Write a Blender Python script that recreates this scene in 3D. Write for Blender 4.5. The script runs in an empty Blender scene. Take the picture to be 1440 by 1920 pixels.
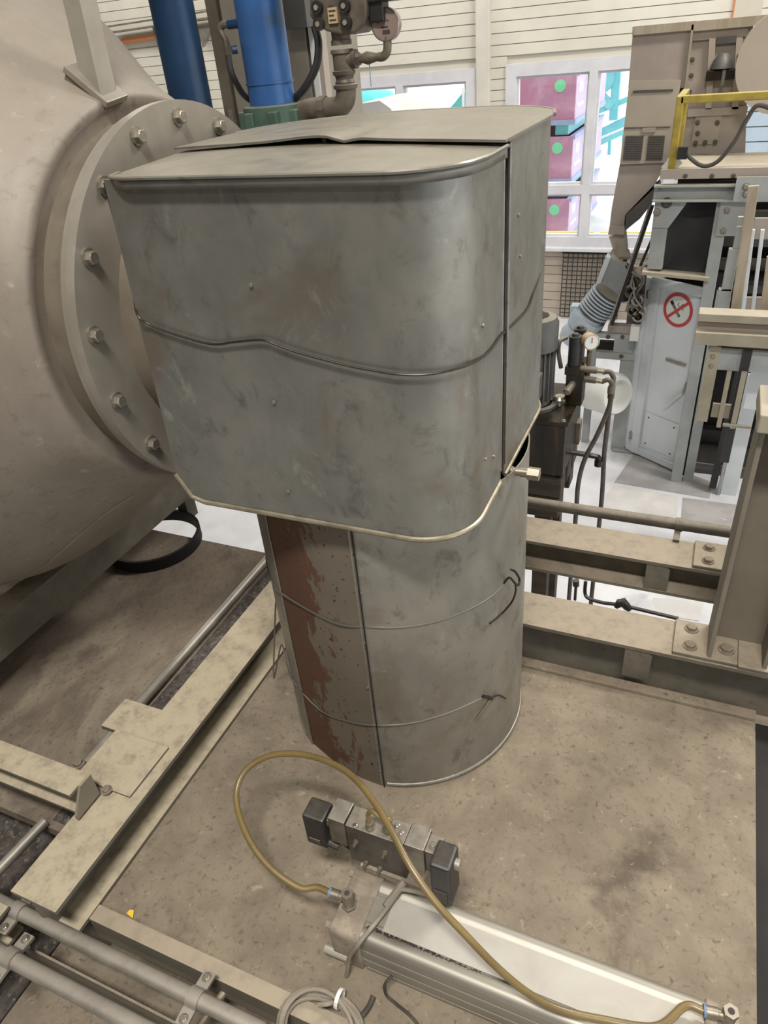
import bpy, math, random
from mathutils import Vector, Matrix
random.seed(7)
sc = bpy.context.scene
col = sc.collection
R = math.radians
# ---------------------------------------------------------------- camera
FPX, PITCH, ROLL, YAW = 1330.0, R(33.4), R(5.5), R(-26.0)
CAM = Vector((0, 0, 1.65))
FW = Vector((math.sin(YAW)*math.cos(PITCH), math.cos(YAW)*math.cos(PITCH), -math.sin(PITCH)))
_r = Vector((math.cos(YAW), -math.sin(YAW), 0)); _d = FW.cross(_r)
RT = math.cos(ROLL)*_r + math.sin(ROLL)*_d
DN = -math.sin(ROLL)*_r + math.cos(ROLL)*_d
cd = bpy.data.cameras.new('camera'); cam = bpy.data.objects.new('camera', cd); col.objects.link(cam)
m = Matrix.Identity(4)
for i in range(3):
    m[i][0] = RT[i]; m[i][1] = -DN[i]; m[i][2] = -FW[i]; m[i][3] = CAM[i]
cam.matrix_world = m
cd.sensor_fit = 'VERTICAL'; cd.sensor_height = 24.0; cd.sensor_width = 18.0; cd.lens = 24.0*FPX/1920.0
cd.clip_start = 0.02; cd.clip_end = 300
sc.camera = cam
# ---------------------------------------------------------------- world: overcast sky
w = bpy.data.worlds.new('overcast_sky'); sc.world = w; w.use_nodes = True
bg = w.node_tree.nodes['Background']; bg.inputs[0].default_value = (0.94, 0.97, 1.0, 1); bg.inputs[1].default_value = 2.8
# ---------------------------------------------------------------- hall lights under the roof, some added to brighten wall and floor
def hall_light(loc, sx, sy, watt, colr=(1, 0.965, 0.92)):
    l = bpy.data.lights.new('hall_light', 'AREA'); l.shape = 'RECTANGLE'; l.size = sx; l.size_y = sy
    l.energy = watt; l.color = colr
    o = bpy.data.objects.new('hall_light', l); o.location = loc; col.objects.link(o)
    return o
hall_light((0.25, -0.95, 5.2), 1.5, 0.5, 330)
hall_light((1.6, -4.2, 5.2), 2.2, 0.6, 70)
hall_light((-2.6, -4.2, 5.2), 2.2, 0.6, 60)
hall_light((2.2, 4.4, 5.2), 2.0, 0.6, 300)  # placed and strengthened to brighten the hall floor at right
hall_light((-4.2, 7.3, 5.2), 3.4, 0.6, 150)  # set close to the far wall to light its siding
hall_light((0.4, 7.0, 5.2), 3.4, 0.6, 165)  # also kept near the far wall for its brightness
hall_light((-8.2, 7.3, 5.2), 3.4, 0.6, 150)  # extra unseen lamp, added to brighten the far-left siding
hall_light((-3.2, 3.8, 5.2), 2.0, 0.6, 30)
vs = sc.view_settings
vs.view_transform = 'Standard'; vs.look = 'None'; vs.exposure = 0.0; vs.gamma = 1.0; vs.use_curve_mapping = False

# ---------------------------------------------------------------- placing: where the line of sight of an image point meets a real plane
def at(px, py, X=None, Y=None, Z=None):
    v = FW + RT*((px-720)/FPX) + DN*((py-960)/FPX)
    if X is not None: t = (X-CAM.x)/v.x
    elif Y is not None: t = (Y-CAM.y)/v.y
    else: t = (Z-CAM.z)/v.z
    return CAM + v*t

# ---------------------------------------------------------------- materials
def lin(c):
    if isinstance(c, str):
        c = tuple(int(c[i:i+2], 16)/255 for i in (0, 2, 4))
    return tuple((x/12.92 if x <= 0.04045 else ((x+0.055)/1.055)**2.4) for x in c)+(1,)
def mat(name, base, second=None, scale=6.0, rough=0.6, metal=0.0, bump=0.0, bscale=60.0, dust=None, dust_amt=0.0,
        third=None, tscale=1.5, tlo=0.5, thi=0.62, stretch=(1, 1, 1), lo=0.35, hi=0.65, rvar=0.0, distort=0.0, spec=0.5, alpha=None, emit=None, fine=None, fscale=50.0, light=None):
    mt = bpy.data.materials.new(name); mt.use_nodes = True
    nt = mt.node_tree; N = nt.nodes; L = nt.links
    b = N['Principled BSDF']
    b.inputs['Roughness'].default_value = rough; b.inputs['Metallic'].default_value = metal
    b.inputs['Specular IOR Level'].default_value = spec
    tc = N.new('ShaderNodeTexCoord'); mp = N.new('ShaderNodeMapping'); mp.inputs['Scale'].default_value = stretch
    L.new(tc.outputs['Object'], mp.inputs['Vector'])
    def noise(s, detail=6, dis=distort, rgh=0.6):
        n = N.new('ShaderNodeTexNoise'); n.inputs['Scale'].default_value = s; n.inputs['Detail'].default_value = detail
        n.inputs['Roughness'].default_value = rgh; n.inputs['Distortion'].default_value = dis
        L.new(mp.outputs[0], n.inputs['Vector']); return n
    def ramp(sock, a, c):
        r = N.new('ShaderNodeMapRange'); r.inputs[1].default_value = a; r.inputs[2].default_value = c
        r.interpolation_type = 'SMOOTHSTEP'; L.new(sock, r.inputs[0]); return r.outputs[0]
    def mix(f, A, B):
        x = N.new('ShaderNodeMix'); x.data_type = 'RGBA'
        if hasattr(f, 'node'): L.new(f, x.inputs[0])
        else: x.inputs[0].default_value = f
        for s, v in ((6, A), (7, B)):
            if hasattr(v, 'node'): L.new(v, x.inputs[s])
            else: x.inputs[s].default_value = v
        return x.outputs[2]
    c = lin(base)
    if second:
        n1 = noise(scale); c = mix(ramp(n1.outputs[0], lo, hi), c, lin(second))
    if third:
        n2 = noise(tscale, 8, distort+0.3, 0.65); c = mix(ramp(n2.outputs[0], tlo, thi), c, lin(third))
    if fine:
        n4 = noise(fscale, 5, 0.6, .7); c = mix(ramp(n4.outputs[0], .52, .73), c, lin(fine))
        n5 = noise(fscale*.35, 8, .8, .75); c = mix(ramp(n5.outputs[0], .6, .8), c, lin(third or second))
    if light:
        n6 = noise(fscale*.6, 6, .5, .72); c = mix(ramp(n6.outputs[0], .585, .74), c, lin(light))
    if dust:
        g = N.new('ShaderNodeNewGeometry'); sp = N.new('ShaderNodeSeparateXYZ'); L.new(g.outputs['Normal'], sp.inputs[0])
        up = ramp(sp.outputs[2], 0.35, 0.95)
        n3 = noise(scale*3.2, 9, 0.05, .72); f3 = ramp(n3.outputs[0], 0.1, 0.6)
        mu = N.new('ShaderNodeMath'); mu.operation = 'MULTIPLY'; L.new(up, mu.inputs[0]); L.new(f3, mu.inputs[1])
        mu2 = N.new('ShaderNodeMath'); mu2.operation = 'MULTIPLY'; L.new(mu.outputs[0], mu2.inputs[0]); mu2.inputs[1].default_value = dust_amt
        c = mix(mu2.outputs[0], c, lin(dust))
        mm = N.new('ShaderNodeMath'); mm.operation = 'MULTIPLY_ADD'; L.new(mu2.outputs[0], mm.inputs[0])
        mm.inputs[1].default_value = -metal; mm.inputs[2].default_value = metal; L.new(mm.outputs[0], b.inputs['Metallic'])
    if hasattr(c, 'node'): L.new(c, b.inputs['Base Color'])
    else: b.inputs['Base Color'].default_value = c
    if rvar:
        nr = noise(scale*1.7, 5); rr = N.new('ShaderNodeMapRange'); rr.inputs[1].default_value = .3; rr.inputs[2].default_value = .7
        rr.inputs[3].default_value = max(0.05, rough-rvar); rr.inputs[4].default_value = min(1, rough+rvar)
        L.new(nr.outputs[0], rr.inputs[0]); L.new(rr.outputs[0], b.inputs['Roughness'])
    if bump:
        nb = noise(bscale, 6, 0.2); bm = N.new('ShaderNodeBump'); bm.inputs['Strength'].default_value = bump
        bm.inputs['Distance'].default_value = 0.004; L.new(nb.outputs[0], bm.inputs['Height']); L.new(bm.outputs[0], b.inputs['Normal'])
    if alpha is not None: b.inputs['Alpha'].default_value = alpha
    return mt
M = {}
M['hood'] = mat('weathered_zinc_sheet', '87847b', '75746d', 9, 0.40, 0.6, 0.04, 9, third='776d60', tscale=4.5, tlo=.52, thi=.70, rvar=.09, dust='817864', dust_amt=.75, distort=.25, lo=.3, hi=.7, stretch=(1, 1, .8), fine='66645d', fscale=16, light='98958b')
M['zinc'] = mat('grey_zinc_sheet', '948f83', '827e74', 8, 0.45, 0.45, 0.04, 9, third='7a705f', tscale=3.5, tlo=.52, thi=.72, rvar=.09, distort=.25, lo=.3, hi=.7, stretch=(1, 1, .7), fine='6d685e', fscale=18, light='9a9588')
M['rust'] = mat('rusted_dusty_sheet', '6b5f50', '57493c', 7, 0.8, 0.05, 0.12, 40, third='4c2a18', tscale=7, tlo=.51, thi=.53, stretch=(1.4, 1.4, .55), distort=.5)
M['rust2'] = mat('brown_rust_sheet', '54301c', '6a4a33', 9, 0.85, 0.0, 0.12, 40, third='716553', tscale=8, tlo=.54, thi=.56, stretch=(1.4, 1.4, .55), distort=.5)
M['bead'] = mat('bright_folded_zinc_edge', 'a09680', '857c6a', 20, 0.4, 0.6)
M['black'] = mat('black_gap', '0c0b0a', rough=.9)
M['wire'] = mat('dark_wire', '3f3c37', rough=.45, metal=.8)
M['wire2'] = mat('bright_wire', '8d897f', rough=.4, metal=.8)
M['vessel'] = mat('dusty_vessel_steel', '867d71', '7b7164', 3.0, 0.6, 0.15, 0.08, 45, third='938a7c', tscale=9, tlo=.55, thi=.8, fine='716757', fscale=30, light='9c9487', dust='8a8172', dust_amt=.6, distort=.3)
M['flange'] = mat('brushed_flange_steel', '968f83', '878073', 6, 0.45, 0.3, 0.04, 60, third='a39c90', tscale=9, tlo=.6, thi=.75)
M['neck'] = mat('dull_neck_steel', '7d7364', '6d6456', 8, 0.6, 0.3, 0.1, 60)
M['bolt'] = mat('bolt_steel', 'a19a8c', '7d766a', 30, 0.4, 0.7)
M['dustbolt'] = mat('dusty_bolt', '8d8271', '74695a', 40, 0.8, 0.2, .1, 90)
M['deck'] = mat('dusty_deck_plate', '897d6a', '766a5a', 9, 0.85, 0.0, 0.45, 45, third='594e42', tscale=3.2, tlo=.53, thi=.74, distort=.25, lo=.3, hi=.7, fine='5c5144', fscale=70, light='a2977f')
M['deck2'] = mat('thick_dust_deck', '75695a', '62574b', 6, 0.9, 0.0, 0.6, 40, third='867b6a', tscale=3, tlo=.5, thi=.68, distort=.35, stretch=(1.3, .8, 1), fine='4f463b', fscale=60)
M['gravel'] = mat('coarse_dirt', '57504a', '3a352f', 40, 0.95, 0.0, 1.0, 55, third='726a5e', tscale=60, tlo=.55, thi=.62)
M['beam'] = mat('dusty_grey_beam', '6f685a', '5e584c', 8, 0.7, 0.1, 0.15, 50, dust='988b77', dust_amt=.9, distort=.3, fine='5d5346', fscale=45)
M['beamp'] = mat('pale_dusty_beam', '736c5f', '645e52', 8, 0.7, 0.1, 0.2, 45, dust='b3a68d', dust_amt=1.0, distort=.3, fine='6b6152', fscale=40)
M['postm'] = mat('grey_green_post_paint', '7d7566', '736b5d', 5, 0.65, 0.05, 0.05, 60, dust='a39580', dust_amt=.9)
M['conduit'] = mat('galvanised_conduit', '9b968a', '837d72', 12, 0.42, 0.5, 0.06, 60, dust='9f968a', dust_amt=.6)
M['pipedk'] = mat('dark_dusty_pipe', '5c564b', '4b463d', 12, 0.6, 0.3, dust='8c8270', dust_amt=.7)
M['alu'] = mat('dusty_aluminium', 'b3aea4', 'a8a296', 6, 0.5, 0.3, 0.03, 60, third='978b78', tscale=5, tlo=.56, thi=.7, distort=.6)
M['aluside'] = mat('anodised_aluminium', 'a39e92', '8f8a7e', 5, 0.5, 0.6, stretch=(.3, 1, 3))
M['capm'] = mat('dust_caked_end_cap', '9d9180', '857a6a', 25, 0.8, 0.15, 0.4, 120, third='5e554a', tscale=70, tlo=.62, thi=.7)
M['groove'] = mat('dark_groove', '1b1916', rough=.6, metal=.3)
M['dirt'] = mat('black_dirt_crumbs', '2a241d', '4a4135', 90, .95, 0, 1.0, 120)
M['valve'] = mat('grimy_valve_steel', '6a655c', '56514a', 14, 0.45, 0.6, 0.05, 60, third='3f3a33', tscale=12, tlo=.55, thi=.7, dust='9d9484', dust_amt=.6)
M['valvetop'] = mat('rubbed_valve_steel', '8d877b', '655f56', 16, 0.4, 0.7, dust='aaa294', dust_amt=.5)
M['plug'] = mat('black_plastic', '1d1c1c', '2c2a28', 20, 0.45, 0, dust='5c554b', dust_amt=.4)
M['hose'] = mat('amber_polyurethane_hose', '7b6840', '6b5a38', 10, 0.33, 0.0, spec=.6)
M['cable'] = mat('dusty_grey_cable', '8e8474', '7a7164', 14, 0.7, 0)
M['cabled'] = mat('dark_cable', '3a3631', '4d473e', 14, 0.7, 0)
M['brass'] = mat('nickel_fitting', '9a9282', '837c6c', 20, 0.42, 0.7)
M['bluering'] = mat('blue_plastic_ring', '6d7f95', rough=.5)
M['blue'] = mat('blue_paint', '2f5c93', '274d7e', 5, 0.35, 0.1, third='2c4660', tscale=5, tlo=.58, thi=.7)
M['blued'] = mat('deep_blue_paint', '112f4c', '153858', 5, 0.4, 0.1)
M['green'] = mat('green_clamp_paint', '3a4f44', '475e50', 12, 0.55, 0.05, dust='8d8a78', dust_amt=.7)
M['cab'] = mat('grey_cabinet_paint', '8b8577', '7d776a', 3, 0.55, 0.05)
M['cabd'] = mat('dark_cabinet_edge', '5b5245', '6a6052', 6, 0.6, 0.05)
M['white'] = mat('off_white_panel', 'dbd9d5', 'd0cdc8', 3, 0.5, 0)
M['castiron'] = mat('grimy_cast_fitting', '6b6355', '554e43', 16, 0.55, 0.35, 0.1, 70, dust='8b8170', dust_amt=.6)
M['dial'] = mat('rosy_gauge_dial', '85736b', '7d6c64', 8, 0.4, 0)
M['dialpale'] = mat('brass_gauge_dial', 'b59c7a', 'a58c6b', 8, 0.4, 0)
M['gaugecase'] = mat('gauge_case', '9b8d86', rough=.3, metal=.7)
M['ink'] = mat('dark_ink', '3b302b', rough=.7)
M['wall'] = mat('cream_siding', 'd6d2c4', 'cdc9ba', 2, 0.55, 0)
M['wallback'] = mat('siding_joint', 'c4c0b2', rough=.8)
M['trim'] = mat('cream_trim', 'd2cec2', 'c8c4b8', 3, 0.55, 0)
M['frame'] = mat('white_window_frame', 'd4d3d6', 'c7c7cb', 3, 0.45, 0)
M['lowwall'] = mat('dusty_beige_siding', 'b5a99b', 'aa9e90', 3, 0.7, 0)
M['floor'] = mat('pale_worn_concrete', 'd4d4d6', 'c8c8ca', 3.5, 0.5, 0, 0.05, 30, third='adabac', tscale=1.1, tlo=.55, thi=.72, distort=.5)
M['slab'] = mat('grey_floor_slab', 'aaa6a3', '9a9795', 6, 0.6, 0, 0.05, 30, third='c0bebd', tscale=18, tlo=.64, thi=.7)
M['slab2'] = mat('pale_floor_slab', 'cdcac6', 'c1beba', 5, 0.6, 0, 0.05, 30)
M['ground'] = mat('outdoor_paving', 'd8d6d2', 'c9c7c4', 2, 0.9, 0)
M['roof'] = mat('roof_sheet', '7d7a72', rough=.8)
M['hallwall'] = mat('hall_wall_paint', '6b675e', rough=.8)
M['crate'] = mat('hazed_crimson_crate', 'be7189', 'b07fa0', 1.2, 0.6, 0.0, third='c79ab0', tscale=1.6, tlo=.5, thi=.7)  # crate colour paled to imitate window haze and overexposure
M['crateside'] = mat('mauve_crate_side', 'b39fc0', 'c6b5cf', 1.2, 0.6, 0.0)  # side tone lightened for the same haze
M['cratebase'] = mat('slate_blue_crate_base', '8b9abf', '9dabc9', 2, 0.6)
M['turq'] = mat('turquoise_paint', '7fcfd2', '6bbac6', 2, 0.5, 0)  # haze of the bright window put into this colour
M['tarp'] = mat('turquoise_tarpaulin', '7fd8d4', '5cc7c6', 2, 0.7, 0)
M['mark'] = mat('green_round_print', '76cf9f', '8ad7b0', 3, 0.6)  # print paled to look overexposed behind the window
M['yellow'] = mat('yellow_stripe_paint', 'e3bf3f', rough=.6)
M['paper'] = mat('white_print', 'e9e8ea', rough=.6)
M['hopper'] = mat('beige_machine_paint', 'a0958a', '958a7f', 2.5, 0.6, 0.05, third='8a8077', tscale=2, tlo=.55, thi=.72)
M['hopperl'] = mat('beige_louvre_panel', 'a89d8e', 'a09585', 2.5, 0.6, 0.05)
M['hopperd'] = mat('dark_steel_skirt', '4a4643', '55504c', 4, 0.6, 0.1)  # dark tone for skirt, slots, joints and inner steps
M['rail'] = mat('worn_yellow_rail', 'a8933a', '8d7c36', 8, 0.55, 0.05, dust='b8ab7a', dust_amt=.6)
M['steel'] = mat('blue_grey_steel', 'a4a7a5', '969a98', 5, 0.5, 0.15, dust='b3a994', dust_amt=.8)
M['steelb'] = mat('dusty_tan_steel', 'a29a86', '948c79', 6, 0.65, 0.1, dust='a99f8c', dust_amt=.9)
M['door'] = mat('pale_grey_door_paint', 'd6dadd', 'ced3d6', 2, 0.45, 0.05)
M['doorr'] = mat('grey_door_rail', 'cfd4d6', 'c3c9cc', 3, 0.45, 0.05)
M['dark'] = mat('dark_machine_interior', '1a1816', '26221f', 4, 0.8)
M['rubber'] = mat('black_rubber_sheet', '2b2a2a', '232222', 3, 0.6)
M['wood'] = mat('dusty_plank', 'a99d8a', '988c78', 6, 0.8, 0, .1, 50, stretch=(3, 3, .6))
M['motor'] = mat('dark_grey_motor', '5c5b57', '4d4c48', 6, 0.5, 0.2, dust='8c8270', dust_amt=.7)
M['oil'] = mat('oily_black_tank', '17130e', '2a2116', 5, 0.32, 0.1, third='3c3022', tscale=5, tlo=.52, thi=.66, stretch=(3, 3, .3))
M['brownwood'] = mat('dark_sleeper_wood', '3f3527', '2f271d', 8, 0.85, 0, .2, 40, stretch=(.5, 3, 3))
M['chrome'] = mat('chrome_cap', 'b8b2a4', rough=.22, metal=.9)
M['motorl'] = mat('pale_blue_motor', 'b6c0c8', 'a9b4bd', 4, 0.5, 0.05)
M['plastic'] = mat('white_plastic', 'd5d5d0', rough=.5)
M['red'] = mat('sign_red', 'b53f3f', rough=.5)
M['signpale'] = mat('sign_pale_face', 'cfd4cc', rough=.5)
M['orange'] = mat('orange_stripe', 'd88a58', rough=.6)
M['tinted_siding'] = mat('bluish_lit_siding', 'b9c9d6', 'adbfce', 2, 0.5)  # bluish look of the lit siding put into the colour
M['blackring'] = mat('black_hoop', '141312', rough=.7)
def glass_mat():
    mt = bpy.data.materials.new('window_glass'); mt.use_nodes = True; nt = mt.node_tree; nt.nodes.clear()
    o = nt.nodes.new('ShaderNodeOutputMaterial'); t = nt.nodes.new('ShaderNodeBsdfTransparent'); g = nt.nodes.new('ShaderNodeBsdfGlossy')
    g.inputs['Roughness'].default_value = .03; mx = nt.nodes.new('ShaderNodeMixShader'); mx.inputs[0].default_value = .05
    t.inputs[0].default_value = (.97, .98, .98, 1)
    nt.links.new(t.outputs[0], mx.inputs[1]); nt.links.new(g.outputs[0], mx.inputs[2]); nt.links.new(mx.outputs[0], o.inputs[0]); return mt
M['glass'] = glass_mat()

# ---------------------------------------------------------------- mesh helpers
class MB:
    def __init__(s): s.v = []; s.f = []
    def add(s, vs_, fs):
        k = len(s.v); s.v += [Vector(p) for p in vs_]; s.f += [tuple(i+k for i in f) for f in fs]; return s
    def box(s, x0, x1, y0, y1, z0, z1):
        p = [(x0,y0,z0),(x1,y0,z0),(x1,y1,z0),(x0,y1,z0),(x0,y0,z1),(x1,y0,z1),(x1,y1,z1),(x0,y1,z1)]
        return s.add(p, [(3,2,1,0),(4,5,6,7),(0,1,5,4),(1,2,6,5),(2,3,7,6),(3,0,4,7)])
    def bar(s, p, q, w, h, up=(0, 0, 1)):
        p, q = Vector(p), Vector(q); d = (q-p).normalized(); up = Vector(up)
        if abs(d.dot(up)) > .98: up = Vector((0, 1, 0))
        a = d.cross(up).normalized()*w/2; b = a.cross(d).normalized()*h/2
        pts = [e+sa*a+sb*b for e in (p, q) for sa, sb in ((-1,-1),(1,-1),(1,1),(-1,1))]
        return s.add(pts, [(0,1,2,3),(7,6,5,4),(0,4,5,1),(1,5,6,2),(2,6,7,3),(3,7,4,0)])
    def tube(s, pts, r, n=10, caps=True):
        pts = [Vector(p) for p in pts]; rs = r if isinstance(r, (list, tuple)) else [r]*len(pts)
        k = len(s.v); d0 = (pts[1]-pts[0]).normalized()
        a = d0.orthogonal().normalized(); prev = d0
        for i, p in enumerate(pts):
            if i == 0: d = d0
            elif i == len(pts)-1: d = (pts[i]-pts[i-1]).normalized()
            else:
                d = ((pts[i+1]-p).normalized()+(p-pts[i-1]).normalized())
                d = d.normalized() if d.length > 1e-6 else prev
            q = prev.rotation_difference(d); a = (q @ a); a = (a-d*a.dot(d)).normalized(); b = d.cross(a); prev = d
            for j in range(n):
                t = 2*math.pi*j/n; s.v.append(p+(a*math.cos(t)+b*math.sin(t))*rs[i])
        for i in range(len(pts)-1):
            for j in range(n):
                s.f.append((k+i*n+j, k+i*n+(j+1) % n, k+(i+1)*n+(j+1) % n, k+(i+1)*n+j))
        if caps:
            s.f.append(tuple(k+j for j in reversed(range(n)))); s.f.append(tuple(k+(len(pts)-1)*n+j for j in range(n)))
        return s
    def cyl(s, p, q, r, n=20, r2=None): return s.tube([p, q], [r, r if r2 is None else r2], n)
    def lathe(s, prof, o, ax, n=48, close=False, ref=None):
        o, ax = Vector(o), Vector(ax).normalized(); a = Vector(ref) if ref else ax.orthogonal().normalized(); b = ax.cross(a); k = len(s.v)
        for (x, r) in prof:
            for j in range(n):
                t = 2*math.pi*j/n; s.v.append(o+ax*x+(a*math.cos(t)+b*math.sin(t))*r)
        m_ = len(prof)
        for i in range(m_-1 if not close else m_):
            i2 = (i+1) % m_
            for j in range(n):
                s.f.append((k+i*n+j, k+i*n+(j+1) % n, k+i2*n+(j+1) % n, k+i2*n+j))
        return s
    def prism(s, poly, o, u, v, wd):
        """polygon in the u,v plane at o, pushed along wd"""
        o, u, v, wd = Vector(o), Vector(u), Vector(v), Vector(wd); n = len(poly)
        a = [o+u*x+v*y for x, y in poly]; b = [p+wd for p in a]
        return s.add(a+b, [tuple(reversed(range(n))), tuple(range(n, 2*n))]+[(i, (i+1) % n, n+(i+1) % n, n+i) for i in range(n)])
    def wall(s, loop, z0, z1, th, closed=False):
        """thin vertical sheet following a plan loop [(x,y)] with thickness th (to the left side of travel)"""
        n = len(loop); P = [Vector((x, y, 0)) for x, y in loop]; off = []
        for i in range(n):
            a = P[i-1] if (i > 0 or closed) else P[i]; b = P[(i+1) % n] if (i < n-1 or closed) else P[i]
            d = (b-a).normalized(); off.append(Vector((-d.y, d.x, 0))*th)
        k = len(s.v)
        for i in range(n):
            z0_ = z0[i] if isinstance(z0, (list, tuple)) else z0; z1_ = z1[i] if isinstance(z1, (list, tuple)) else z1
            for q, z in ((P[i], z0_), (P[i], z1_), (P[i]+off[i], z1_), (P[i]+off[i], z0_)): s.v.append(Vector((q.x, q.y, z)))
        for i in range(n if closed else n-1):
            j = (i+1) % n
            for e in range(4): s.f.append((k+i*4+e, k+j*4+e, k+j*4+(e+1) % 4, k+i*4+(e+1) % 4))
        if not closed: s.f.append((k+3, k+2, k+1, k)); e = k+(n-1)*4; s.f.append((e, e+1, e+2, e+3))
        return s
    def build(s, name, mt, parent=None, smooth=False, bevel=0.0, label=None, cat=None, group=None, kind=None, ang=35):
        if parent is not None: org = Vector(parent['_o'])
        else:
            mn = [min(p[i] for p in s.v) for i in range(3)]; mx = [max(p[i] for p in s.v) for i in range(3)]
            org = Vector(((mn[0]+mx[0])/2, (mn[1]+mx[1])/2, mn[2]))
        me = bpy.data.meshes.new(name); me.from_pydata([p-org for p in s.v], [], s.f)
        import bmesh
        bm = bmesh.new(); bm.from_mesh(me); bmesh.ops.recalc_face_normals(bm, faces=bm.faces); bm.to_mesh(me); bm.free()
        me.materials.append(M[mt] if isinstance(mt, str) else mt)
        if smooth:
            me.polygons.foreach_set('use_smooth', [True]*len(me.polygons)); me.set_sharp_from_angle(angle=R(ang))
        o = bpy.data.objects.new(name, me); col.objects.link(o)
        if parent is not None: o.parent = parent
        else: o.location = org
        o['_o'] = tuple(org)
        if bevel:
            bv = o.modifiers.new('bevel', 'BEVEL'); bv.width = bevel; bv.segments = 2; bv.limit_method = 'ANGLE'; bv.angle_limit = R(40)
        return tag(o, label, cat, group, kind)
def tag(o, label=None, cat=None, group=None, kind=None):
    if label: o['label'] = label
    if cat: o['category'] = cat
    if group: o['group'] = group
    if kind: o['kind'] = kind
    return o
def thing(name, loc, label, cat, group=None, kind=None):
    o = bpy.data.objects.new(name, None); o.empty_display_size = .05; o.location = loc; col.objects.link(o); o['_o'] = tuple(loc)
    return tag(o, label, cat, group, kind)
def smooth_path(pts, n=10):
    P = [Vector(p) for p in pts]; P = [P[0]*2-P[1]]+P+[P[-1]*2-P[-2]]; out = []
    for i in range(1, len(P)-2):
        for k in range(n):
            t = k/n; a, b, c, d = P[i-1:i+3]
            out.append(.5*((2*b)+(c-a)*t+(2*a-5*b+4*c-d)*t*t+(3*b-a-3*c+d)*t**3))
    out.append(P[-2]); return out
_bolt_cache = {}
def bolt(parent, loc, normal, r=.012, h=.009, mt='bolt', name='bolt', washer=True, sides=6):
    """a hex head on a washer; alike ones share mesh data"""
    key = (r, h, mt, washer, sides)
    if key not in _bolt_cache:
        b = MB()
        prof = ([(0, .0), (0, r*1.45), (h*.28, r*1.45), (h*.28, r)] if washer else [(0, 0), (0, r)])
        n = 12
        def ring(x, rr, hexed):
            out = []
            for j in range(n):
                t = 2*math.pi*j/n; q = rr
                if hexed and sides == 6: q = rr*math.cos(math.pi/6)/math.cos((t % (math.pi/3))-math.pi/6)
                out.append((q*math.cos(t), q*math.sin(t), x))
            return out
        rings = []
        if washer: rings += [ring(0, r*1.45, False), ring(h*.25, r*1.45, False), ring(h*.25, r*1.05, True)]
        else: rings += [ring(0, r, True)]
        rings += [ring(h*.9, r*1.05, True), ring(h, r*.85, False)]
        V_ = [p for g in rings for p in g]; F_ = []
        for i in range(len(rings)-1):
            for j in range(n): F_.append((i*n+j, i*n+(j+1) % n, (i+1)*n+(j+1) % n, (i+1)*n+j))
        F_.append(tuple((len(rings)-1)*n+j for j in range(n))); F_.append(tuple(reversed(range(n))))
        me = bpy.data.meshes.new('bolt'); me.from_pydata(V_, [], F_); me.materials.append(M[mt]); _bolt_cache[key] = me
    o = bpy.data.objects.new(name, _bolt_cache[key]); col.objects.link(o); o.parent = parent
    o.location = Vector(loc)-Vector(parent['_o']); o.rotation_euler = Vector(normal).to_track_quat('Z', 'Y').to_euler()
    return o
def rect_loop(pts_r, seg=6):
    """plan loop with rounded corners: [(x,y,r)]"""
    out = []; n = len(pts_r)
    for i, (x, y, r) in enumerate(pts_r):
        p = Vector((x, y)); a = Vector(pts_r[i-1][:2])-p; b = Vector(pts_r[(i+1) % n][:2])-p
        if r < 1e-5: out.append((x, y)); continue
        a.normalize(); b.normalize(); h = math.acos(max(-1, min(1, a.dot(b))))/2; d = r/math.tan(h)
        c = p+(a+b).normalized()*r/math.sin(h); s0 = p+a*d-c; s1 = p+b*d-c
        a0 = math.atan2(s0.y, s0.x); da = math.atan2(s1.y, s1.x)-a0
        while da > math.pi: da -= 2*math.pi
        while da < -math.pi: da += 2*math.pi
        for k in range(seg+1):
            t = a0+da*k/seg; out.append((c.x+r*math.cos(t), c.y+r*math.sin(t)))
    return out
def i_profile(wd, h, tf, tw):
    a, b = wd/2, tw/2
    return [(-a, 0), (a, 0), (a, tf), (b, tf), (b, h-tf), (a, h-tf), (a, h), (-a, h), (-a, h-tf), (-b, h-tf), (-b, tf), (-a, tf)]
X1, Y1, Z1 = Vector((1, 0, 0)), Vector((0, 1, 0)), Vector((0, 0, 1))

# ================================================================ THE HALL
ZF = -1.5; YW = 9.2
MB().box(-11, 9, -8, YW+.2, ZF-.2, ZF).build('floor', 'floor', kind='structure', label='pale worn concrete hall floor', cat='floor')
fl = bpy.data.objects['floor']
def slab(c, mt):   # a floor slab proud of the concrete by a few millimetres
    pts = [at(a, b, Z=ZF) for a, b in c]
    MB().prism([(p.x, p.y) for p in pts], (0, 0, ZF-.01), X1, Y1, (0, 0, .016)).build('slab', mt, fl)
slab([(1188, 852), (1335, 905), (1330, 935), (1152, 905)], 'slab')
slab([(1150, 910), (1272, 932), (1268, 985), (1110, 965)], 'slab2')
slab([(1280, 934), (1400, 950), (1392, 1005), (1276, 985)], 'slab')
slab([(1225, 1122), (1320, 1130), (1310, 1165), (1215, 1150)], 'slab2')
MB().box(-40, 40, YW+.35, 80, ZF-.4, ZF-.1).build('ground_outside', 'ground', kind='structure', label='bright paved yard beyond the windows', cat='ground')
MB().box(-11, 9, -8, YW+.4, 5.6, 5.75).build('ceiling', 'roof', kind='structure', label='grey sheet roof of the hall', cat='ceiling')
MB().box(-11.2, -11, -8, YW+.2, ZF, 5.6).build('wall_left', 'hallwall', kind='structure', label='grey side wall of the hall', cat='wall')
MB().box(-11.2, 9.2, -8.2, -8, ZF, 5.6).build('wall_rear', 'hallwall', kind='structure', label='grey wall behind the platform', cat='wall')
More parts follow.
